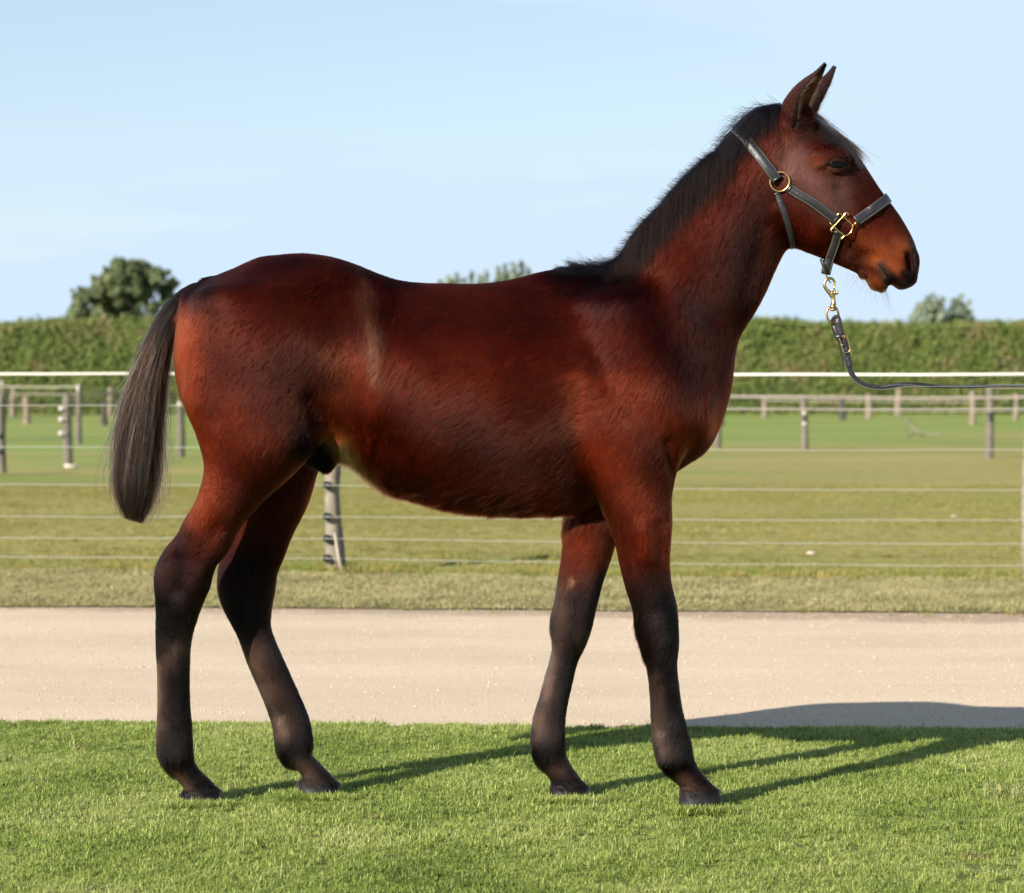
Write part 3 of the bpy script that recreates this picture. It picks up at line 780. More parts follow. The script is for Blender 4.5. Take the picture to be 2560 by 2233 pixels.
HIND_N = [
 (480,770, 800,735, -.075,.095), (448,880, 838,890, -.080,.100), (446,980, 842,1000, -.085,.100), (458,1060, 818,1072, -.088,.096), (474,1122, 768,1136, -.092,.085),
 (491,1180, 705,1200, -.096,.070), (486,1230, 650,1262, -.098,.060), (462,1290, 615,1304, -.098,.052), (428,1345, 594,1352, -.096,.046),
 (396,1392, 562,1396, -.092,.042), (378,1432, 542,1436, -.088,.040), (378,1480, 522,1485, -.085,.038), (382,1530, 504,1530, -.081,.034), (383,1590, 486,1590, -.077,.029),
 (386,1660, 480,1660, -.073,.026), (388,1746, 480,1746, -.070,.025), (387,1815, 485,1810, -.067,.027), (386,1868, 489,1868, -.065,.031),
 (405,1915, 497,1903, -.064,.030), (431,1943, 512,1932, -.063,.028), (448,1966, 532,1955, -.062,.030), (454,1984, 546,1974, -.060,.031), (452,1998, 553,1990, -.060,.031)]
HIND_F = [
 (500,800, 800,760, .075,.095), (470,960, 840,960, .080,.100), (520,1080, 835,1080, .085,.095), (560,1180, 798,1176, .085,.075), (560,1250, 776,1243, .085,.060), (555,1320, 742,1319, .085,.052),
 (545,1380, 722,1372, .082,.046), (537,1440, 700,1425, .078,.042), (541,1490, 694,1478, .075,.040), (560,1532, 688,1525, .072,.037), (585,1582, 685,1572, .069,.033), (604,1637, 702,1618, .066,.029),
 (632,1703, 730,1682, .064,.026), (656,1760, 757,1742, .062,.025), (674,1812, 777,1793, .061,.027), (682,1862, 789,1848, .060,.031),
 (700,1893, 800,1892, .060,.031), (726,1912, 812,1915, .060,.029), (744,1935, 828,1938, .060,.030), (748,1958, 842,1956, .060,.031), (745,1974, 850,1970, .060,.031)]
FORE_N = [
 (1455,800, 1640,700, -.070,.060), (1440,910, 1705,850, -.082,.072), (1432,1020, 1728,980, -.088,.078), (1440,1110, 1722,1090, -.088,.074), (1465,1180, 1700,1170, -.086,.064),
 (1490,1240, 1689,1240, -.084,.055), (1511,1290, 1688,1290, -.083,.050), (1529,1342, 1684,1342, -.081,.045), (1543,1404, 1680,1402, -.079,.040),
 (1557,1462, 1685,1458, -.077,.037), (1574,1518, 1696,1506, -.075,.037), (1584,1562, 1702,1556, -.073,.037), (1598,1618, 1704,1610, -.072,.034), (1611,1668, 1698,1658, -.071,.028),
 (1619,1732, 1704,1730, -.070,.025), (1622,1790, 1714,1786, -.070,.026), (1625,1848, 1730,1840, -.070,.031), (1637,1895, 1741,1884, -.070,.032),
 (1664,1933, 1755,1920, -.070,.029), (1688,1960, 1774,1948, -.070,.029), (1703,1984, 1792,1972, -.070,.031), (1702,2000, 1802,1990, -.070,.031)]
FORE_F = [
 (1420,1110, 1660,1110, .075,.065), (1416,1200, 1620,1200, .075,.060), (1410,1270, 1580,1270, .073,.052), (1406,1320, 1556,1322, .071,.047), (1397,1382, 1538,1378, .069,.042),
 (1388,1447, 1517,1442, .067,.038), (1379,1505, 1503,1496, .066,.037), (1370,1548, 1491,1545, .065,.037), (1374,1596, 1474,1602, .064,.033), (1371,1640, 1452,1650, .063,.028), (1358,1690, 1440,1697, .062,.025),
 (1345,1740, 1428,1748, .061,.025), (1328,1795, 1420,1800, .060,.028), (1321,1848, 1419,1848, .060,.031), (1331,1892, 1423,1884, .060,.031),
 (1352,1925, 1436,1914, .060,.028), (1370,1950, 1452,1942, .060,.028), (1378,1968, 1462,1962, .060,.030), (1376,1982, 1472,1976, .060,.030)]
DOCK = [(560,690, 585,730, 0,.020), (505,697, 545,745, 0,.022), (460,735, 500,775, 0,.022), (425,785, 462,812, 0,.020), (402,842, 424,852, 0,.011)]

def sample_chain(st, n=10, shrink=0.0):
    R = []
    for s in st:
        x1, y1, x2, y2, yo, b = s[:6]
        t1 = s[6] if len(s) > 6 else 0.0; t2 = s[7] if len(s) > 7 else 0.0
        Y = float(Yc((x1 + x2) / 2)) + yo
        a, c = W(x1, y1, Y), W(x2, y2, Y)
        R.append(((a[0] + c[0]) / 2, (a[2] + c[2]) / 2, (a[0] - c[0]) / 2, (a[2] - c[2]) / 2, Y, b, t1, t2))
    R = catmull(np.array(R), n)
    T = np.gradient(R[:, :2], axis=0); T /= np.linalg.norm(T, axis=1)[:, None]
    Nn = np.stack([-T[:, 1], T[:, 0]], 1)
    d = (Nn * R[:, 2:4]).sum(1); sg = np.sign(d); sg[sg == 0] = 1
    Nn *= sg[:, None]
    a = np.abs(d) - shrink
    return dict(c=R[:, :2], T=T, N=Nn, a=np.maximum(a, .004), Y=R[:, 4], b=np.maximum(R[:, 5] - shrink * 0.5, .004), t1=R[:, 6], t2=R[:, 7])

class Field:
    def __init__(s, lo, hi, h):
        s.lo = np.array(lo, float); s.h = h
        s.n = np.ceil((np.array(hi) - s.lo) / h).astype(int) + 1
        s.F = np.full(s.n, 0.15, np.float32)
        s.ax = [s.lo[k] + h * np.arange(s.n[k]) for k in range(3)]
    def _bb(s, lo, hi):
        i0 = np.clip(np.floor((np.array(lo) - s.lo) / s.h).astype(int), 0, s.n - 1)
        i1 = np.clip(np.ceil((np.array(hi) - s.lo) / s.h).astype(int) + 1, 1, s.n)
        return i0, i1
    def comb(s, sl, d, k, mode):
        cur = s.F[sl]; d = d.astype(np.float32)
        if mode == 'add':
            if k > 0:
                hh = np.clip(.5 + .5 * (cur - d) / k, 0, 1)
                s.F[sl] = cur * (1 - hh) + d * hh - k * hh * (1 - hh)
            else: s.F[sl] = np.minimum(cur, d)
        else:
            hh = np.clip(.5 - .5 * (cur + d) / k, 0, 1)
            s.F[sl] = cur * (1 - hh) - d * hh + k * hh * (1 - hh)
    def chain(s, ch, k=0.03, cap=(1.0, 1.0), pad=0.06, mode='add'):
        c = ch['c']; m = max(ch['a'].max(), ch['b'].max()) + pad
        lo = (c[:, 0].min() - m, (ch['Y'] - ch['b']).min() - pad, c[:, 1].min() - m)
        hi = (c[:, 0].max() + m, (ch['Y'] + ch['b']).max() + pad, c[:, 1].max() + m)
        i0, i1 = s._bb(lo, hi)
        xs = s.ax[0][i0[0]:i1[0]]; ys = s.ax[1][i0[1]:i1[1]]; zs = s.ax[2][i0[2]:i1[2]]
        XX, ZZ = np.meshgrid(xs, zs, indexing='ij'); P = np.stack([XX.ravel(), ZZ.ravel()], 1)
        N = len(c)
        keys = np.concatenate([c, ch['N'], ch['a'][:, None], ch['b'][:, None], ch['Y'][:, None], ch['t1'][:, None], ch['t2'][:, None]], 1)
        R = np.empty((len(P), keys.shape[1])); over = np.zeros(len(P)); idx = np.empty(len(P), int)
        for j in range(0, len(P), 20000):
            q = P[j:j + 20000]
            D = ((q[:, None, :] - c[None]) ** 2).sum(2)
            ii = D.argmin(1); idx[j:j + 20000] = ii
            tau = (0.30 * ch['a'][ii]) ** 2
            w = np.exp(-(D - D[np.arange(len(q)), ii][:, None]) / tau[:, None])
            w /= w.sum(1)[:, None]
            R[j:j + 20000] = w @ keys
            r0 = -((q - c[0]) @ ch['T'][0]); r1 = (q - c[-1]) @ ch['T'][-1]
            over[j:j + 20000] = np.where(ii < N // 2, np.maximum(r0, 0) * (ii < max(3, N // 8)), np.maximum(r1, 0) * (ii > N - 1 - max(3, N // 8)))
        nn = R[:, 2:4]; nn = nn / np.linalg.norm(nn, axis=1)[:, None]
        u = ((P - R[:, :2]) * nn).sum(1)
        a, b, Y = R[:, 4], R[:, 5], R[:, 6]
        L = lambda k: R[:, k]
        tn = np.where(u > 0, L(7), L(8))
        b = b * (1 - tn * np.clip(np.abs(u / a), 0, 1) ** 1.7)
        e = np.minimum(a, b) * np.where(idx < N // 2, cap[0], cap[1])
        e = np.maximum(e, 0.006)
        sh = XX.shape
        A = lambda v: v.reshape(sh)[:, None, :]
        u, a, b, Y, over, e = map(A, (u, a, b, Y, over, e))
        v = ys[None, :, None] - Y
        k0 = np.sqrt((u / a) ** 2 + (v / b) ** 2 + (over / e) ** 2)
        k1 = np.sqrt((u / a ** 2) ** 2 + (v / b ** 2) ** 2 + (over / e ** 2) ** 2) + 1e-6
        d = k0 * (k0 - 1) / k1
        d = np.where(k0 < 0.05, -np.minimum(a, b), d)
        s.comb(np.s_[i0[0]:i1[0], i0[1]:i1[1], i0[2]:i1[2]], d, k, mode)
    def ell(s, c, r, k=0.02, mode='add', ax=None):
        """ellipsoid; ax = 3x3 rows of unit axes"""
        r = np.array(r, float); m = r.max() + 0.04
        i0, i1 = s._bb(np.array(c) - m, np.array(c) + m)
        g = np.meshgrid(*[s.ax[j][i0[j]:i1[j]] - c[j] for j in range(3)], indexing='ij')
        if ax is not None: g = [sum(ax[q][j] * g[j] for j in range(3)) for q in range(3)]
        k0 = np.sqrt(sum((g[j] / r[j]) ** 2 for j in range(3)))
        k1 = np.sqrt(sum((g[j] / r[j] ** 2) ** 2 for j in range(3))) + 1e-6
        d = np.where(k0 < .05, -r.min(), k0 * (k0 - 1) / k1)
        s.comb(np.s_[i0[0]:i1[0], i0[1]:i1[1], i0[2]:i1[2]], d, k, mode)

def surface_nets(F, lo, h):
    ins = F < 0
    s = np.zeros(tuple(np.array(F.shape) - 1), np.uint8)
    for dx in (0, 1):
        for dy in (0, 1):
            for dz in (0, 1):
                s += ins[dx:F.shape[0] - 1 + dx, dy:F.shape[1] - 1 + dy, dz:F.shape[2] - 1 + dz]
    act = (s > 0) & (s < 8)
    ci = np.argwhere(act)
    idm = np.full(act.shape, -1, np.int32); idm[act] = np.arange(len(ci))
    acc = np.zeros((len(ci), 3)); cnt = np.zeros(len(ci))
    corners = [(x, y, z) for x in (0, 1) for y in (0, 1) for z in (0, 1)]
    val = {c: F[ci[:, 0] + c[0], ci[:, 1] + c[1], ci[:, 2] + c[2]].astype(float) for c in corners}
    for c in corners:
        for k in range(3):
            if c[k] == 0:
                d = list(c); d[k] = 1; d = tuple(d)
                a, b = val[c], val[d]; m = (a < 0) != (b < 0)
                t = np.where(m, a / np.where(m, a - b, 1), 0)
                p = np.tile(np.array(c, float), (len(ci), 1)); p[:, k] += t
                acc[m] += p[m]; cnt[m] += 1
    V = lo + (ci + acc / cnt[:, None]) * h
    quads = []
    n = F.shape
    for k in range(3):
        a = [slice(None)] * 3; b = [slice(None)] * 3
        a[k] = slice(0, n[k] - 1); b[k] = slice(1, n[k])
        A = ins[tuple(a)]; B = ins[tuple(b)]
        e = np.argwhere(A != B)
        u, v = (k + 1) % 3, (k + 2) % 3
        e = e[(e[:, u] > 0) & (e[:, v] > 0) & (e[:, u] < n[u] - 1) & (e[:, v] < n[v] - 1)]
        sign = A[tuple(e.T)]
        def cell(du, dv):
            q = e.copy(); q[:, u] -= du; q[:, v] -= dv
            return idm[tuple(q.T)]
        q = np.stack([cell(1, 1), cell(0, 1), cell(0, 0), cell(1, 0)], 1)
        q[~sign] = q[~sign][:, ::-1]
        quads.append(q)
    return V, np.concatenate(quads)

fld = Field((-0.98, 5.66, -0.03), (1.10, 6.24, 1.80), VOX)
fld.chain(sample_chain(TORSO, shrink=.006), k=.0, cap=(.30, .38))
fld.chain(sample_chain(NECK, shrink=.005), k=.05, cap=(1, .8))
fld.chain(sample_chain(HEAD, shrink=.002), k=.03, cap=(.8, .55))
fld.chain(sample_chain(CHEEK, shrink=.002), k=.015)
fld.chain(sample_chain(DOCK), k=.004)
fld.chain(sample_chain(HIND_N, shrink=.006), k=.035, cap=(.6, .25))
fld.chain(sample_chain(HIND_F, shrink=.006), k=.035, cap=(.6, .25))
fld.chain(sample_chain(FORE_N, shrink=.006), k=.035, cap=(.6, .25))
fld.chain(sample_chain(FORE_F, shrink=.006), k=.035, cap=(.6, .25))
YH = float(Yc(2200))
def HW(px, py, dy=0.0): return W(px, py, YH + dy)
for sd in (-1, 1):
    Yb = float(Yc(2086))
    fld.ell(W(2078, 398, Yb + sd * .064), (.046, .016, .026), .025)          # brow / orbit
    fld.ell(W(2084, 384, Yb + sd * .060), (.034, .016, .014), .02)
    fld.ell(W(2130, 470, Yb + sd * .046), (.075, .012, .012), .015, ax=((.68, 0, -.73), (0, 1, 0), (.73, 0, .68)))   # facial crest
    fld.ell(W(2086, 415, Yb + sd * .086), (.028, .014, .014), .006, 'sub', ax=((.96, 0, -.26), (0, 1, 0), (.26, 0, .96)))  # eye opening
    fld.ell(W(2000, 292, Yb + sd * .040), (.034, .024, .034), .04)          # ear base
    fld.ell(W(2272, 652, YH + sd * .036), (.026, .018, .036), .018)         # nostril wing
    fld.ell(W(2275, 657, YH + sd * .050), (.0095, .020, .030), .006, 'sub', ax=((.97, 0, .22), (0, 1, 0), (-.22, 0, .97)))
    fld.ell(W(2030, 330, Yb + sd * .072), (.030, .016, .022), .02, 'sub')   # hollow above the eye
fld.chain(sample_chain(CHIN), k=.004, cap=(.6, .7))
# line of the mouth
for sd in (-1, 1):
    fld.chain(sample_chain([(2193,658,2196,668,sd*.048,.012), (2203,670,2199,676,sd*.046,.014), (2213,685,2208,689,sd*.044,.016), (2224,706,2218,709,sd*.040,.020), (2232,727,2226,729,sd*.034,.026)]), k=.004, cap=(.6,.6), mode='sub')
# sheath between the hind legs
Yb = float(Yc(830))
fld.ell(W(810, 1120, Yb), (.075, .05, .040), .03, ax=((.9, 0, .4), (0, 1, 0), (-.4, 0, .9)))
fld.ell(W(815, 1150, Yb), (.028, .024, .030), .02)
# the hooves: horn cones
def hoof(px0, px1, pyt, Yo, cxp):
    Y = float(Yc(cxp)) + Yo
    t0, t1 = W(px0[0], px0[1], Y), W(px1[0], px1[1], Y)
    zt = t0[2]
    b0, b1 = W(px0[2], 0, Y)[0], W(px1[2], 0, Y)[0]
    return (t0, t1, b0, b1, Y)
HOOVES = [  # heel(top x,y, bottom x), toe(top x,y, bottom x), Yoffset, centre px
 ((453,1984,446), (547,1974,562), -.060, 500),
 ((748,1950,742), (842,1958,858), .060, 800),
 ((1700,1980,1697), (1793,1972,1820), -.070, 1750),
 ((1376,1965,1370), (1462,1962,1489), .060, 1430)]
for (hx, tx, yo, cxp) in HOOVES:
    Y = float(Yc(cxp)) + yo
    h0, t0 = W(hx[0], hx[1], Y), W(tx[0], tx[1], Y)
    hb, tb = W(hx[2], 0, Y)[0], W(tx[2], 0, Y)[0]
    i0, i1 = fld._bb((min(hb, h0[0]) - .03, Y - .07, -.03), (tb + .03, Y + .07, max(h0[2], t0[2]) + .03))
    g = np.meshgrid(*[fld.ax[j][i0[j]:i1[j]] for j in range(3)], indexing='ij')
    zt = (h0[2] + t0[2]) / 2
    f = np.clip(g[2] / zt, -.3, 1.2)                       # 0 ground, 1 coronet
    xa = hb + (h0[0] - hb) * f; xb = tb + (t0[0] - tb) * f
    cxm = (xa + xb) / 2; a = (xb - xa) / 2; b = .039 + (.030 - .039) * f
    ux = (g[0] - cxm) / a
    k0 = np.sqrt(np.abs(ux) ** 2.2 + np.abs((g[1] - Y) / b) ** 2.2 + 1e-9)
    top = h0[2] + (t0[2] - h0[2]) * np.clip((g[0] - hb) / (tb - hb), 0, 1)
    d = np.maximum((k0 - 1) * b, np.maximum(g[2] - top - .004, -g[2]))
    fld.comb(np.s_[i0[0]:i1[0], i0[1]:i1[1], i0[2]:i1[2]], d, .012, 'add')

HV, HQ = surface_nets(fld.F, fld.lo, VOX)
del fld

def smooth_mesh(V, Q, it, lam=.5):
    E = np.concatenate([Q[:, [0, 1]], Q[:, [1, 2]], Q[:, [2, 3]], Q[:, [3, 0]]])
    n = len(V); deg = np.bincount(E[:, 0], minlength=n) + np.bincount(E[:, 1], minlength=n)
    for _ in range(it):
        S = np.stack([np.bincount(E[:, 0], weights=V[E[:, 1], k], minlength=n) + np.bincount(E[:, 1], weights=V[E[:, 0], k], minlength=n) for k in range(3)], 1)
        V = V + lam * (S / deg[:, None] - V)
    return V
def normals(V, Q):
    fn = np.cross(V[Q[:, 2]] - V[Q[:, 0]], V[Q[:, 3]] - V[Q[:, 1]])
    N = np.zeros_like(V)
    for k in range(4):
        for j in range(3): N[:, j] += np.bincount(Q[:, k], weights=fn[:, j], minlength=len(V))
    return N / (np.linalg.norm(N, axis=1)[:, None] + 1e-12)
HV = smooth_mesh(HV, HQ, 3)
HN = normals(HV, HQ)

def to_px(V):
    """source-pixel coordinates of each point brought to the body's centre plane (a lasting 2-D map of the body, not of the view)"""
    Y = YcX(V[:, 0])
    return np.stack([CX + V[:, 0] * FPX / Y, HY + (CAM_H - V[:, 2]) * FPX / Y], 1)

# muscle relief: (polyline px, radius px, height mm); both flanks unless limited
RELIEF = [
 ([(905,690),(930,780),(946,870),(955,960),(950,1040)], 26, 4, 'b'),     # flank ridge
 ([(862,760),(868,850),(865,960)], 55, -6, 'b'),                         # hollow before the thigh
 ([(1010,860),(1030,960)], 90, 2, 'b'),
 ([(790,1000),(815,1060),(840,1100)], 20, -7, 'b'),                      # flank fold
 ([(600,800),(650,980)], 95, 5, 'b'),                                    # rump muscle
 ([(495,820),(500,900),(510,1000)], 28, 3, 'b'),
 ([(555,800),(552,900),(565,1040)], 22, -2.5, 'b'),                      # line between the buttock muscles
 ([(720,700),(760,720)], 50, 3, 'b'),                                    # point of hip
 ([(660,1120),(730,1110)], 50, 4, 'b'),
 ([(1475,860),(1520,950),(1562,1030)], 26, -4, 'b'),                     # shoulder groove
 ([(1560,780),(1620,870),(1670,950)], 70, 4, 'b'),                       # shoulder blade
 ([(1650,820),(1710,930),(1740,1000)], 28, -3, 'b'),
 ([(1520,1040),(1580,1120)], 70, 5, 'b'),
 ([(1432,1130),(1442,1180),(1462,1230)], 26, -5, 'b'),                   # behind the elbow
 ([(1660,1100),(1668,1150),(1685,1200)], 16, -6, 'b'),                   # before the forearm
 ([(1720,1060),(1730,1120)], 45, 5, 'b'),                                # breast
 ([(1905,570),(1885,660),(1862,760),(1825,870)], 22, -4, 'b'),           # jugular groove
 ([(1930,420),(1895,520)], 30, -3, 'b'),
 ([(1640,640),(1720,700),(1790,760)], 80, 3, 'b'),
 ([(1955,350),(1950,420),(1930,500)], 18, -3, 'b'),                      # behind the cheek
 ([(2085,480),(2108,540)], 16, -2.5, 'b'), ([(2060,590),(2110,630)], 14, -2, 'b'), ([(2150,640),(2180,650)], 14, -2.5, 'b'), ([(2160,540),(2215,600)], 18, -1.5, 'b'), ([(2205,600),(2245,625)], 9, 1.5, 'b'), ([(2110,560),(2160,620)], 8, 1.2, 'b'), ([(2035,420),(2060,412)], 9, 2.5, 'b'), ([(2020,395),(2060,392)], 9, -2.5, 'b'),
 ([(1600,1310),(1615,1380)], 20, 2.5, 'n'), ([(1648,1300),(1652,1370)], 14, -2, 'n'), ([(1668,1310),(1665,1400)], 14, 1.5, 'n'),
 ([(1645,1550),(1652,1580)], 26, 3, 'n'), ([(1645,1700),(1650,1810)], 11, -2, 'n'), ([(1682,1700),(1690,1810)], 12, 1.5, 'n'),
 ([(1660,1880),(1700,1880)], 24, 3, 'n'),
 ([(560,1310),(510,1390)], 20, -2.5, 'n'), ([(412,1425),(422,1470)], 20, 2.5, 'n'), ([(455,1390),(462,1460)], 20, -3, 'n'), ([(490,1450),(475,1510)], 22, 2.5, 'n'),
 ([(420,1620),(425,1790)], 10, -1.5, 'n'), ([(455,1620),(460,1790)], 14, 1.5, 'n'), ([(430,1880),(460,1880)], 24, 2, 'n'),
 ([(1440,1540),(1450,1590)], 26, 3, 'f'), ([(1400,1700),(1385,1800)], 10, -1.5, 'f'), ([(600,1480),(630,1550)], 24, 2, 'f'), ([(655,1710),(700,1790)], 10, -1.5, 'f'),
]
def seg_dist(P, poly):
    d = np.full(len(P), 1e9)
    for a, b in zip(poly[:-1], poly[1:]):
        a = np.array(a, float); b = np.array(b, float); ab = b - a
        t = np.clip(((P - a) @ ab) / (ab @ ab), 0, 1)
        d = np.minimum(d, np.hypot(*(P - a - t[:, None] * ab).T))
    return d
HP = to_px(HV)
lat = HV[:, 1] - YcX(HV[:, 0])
disp = np.zeros(len(HV))
for poly, r, amp, side in RELIEF:
    m = np.clip(np.abs(HN[:, 1]) * 1.5 - .3, 0, 1)
    if side == 'n': m = m * (lat < 0)
    if side == 'f': m = m * (lat > 0)
    disp += (1.8 if poly[0][0] > 1930 and poly[0][1] < 760 else 1.3 if side == 'b' else 2.1) * amp * .001 * np.exp(-(seg_dist(HP, poly) / r) ** 2) * m
legm = np.clip((HP[:, 1] - 1250) / 100, 0, 1)
headm = np.clip((HP[:, 0] - 1900) / 80, 0, 1) * (HP[:, 1] < 760)
disp += (vnoise(HV, 9, 1) * .0025 + vnoise(HV, 22, 2) * .0006) * (1 - headm) * (1 - .6 * legm)
HV = HV + HN * disp[:, None]
HV = smooth_mesh(HV, HQ, 2)
HN = normals(HV, HQ)
HP = to_px(HV)
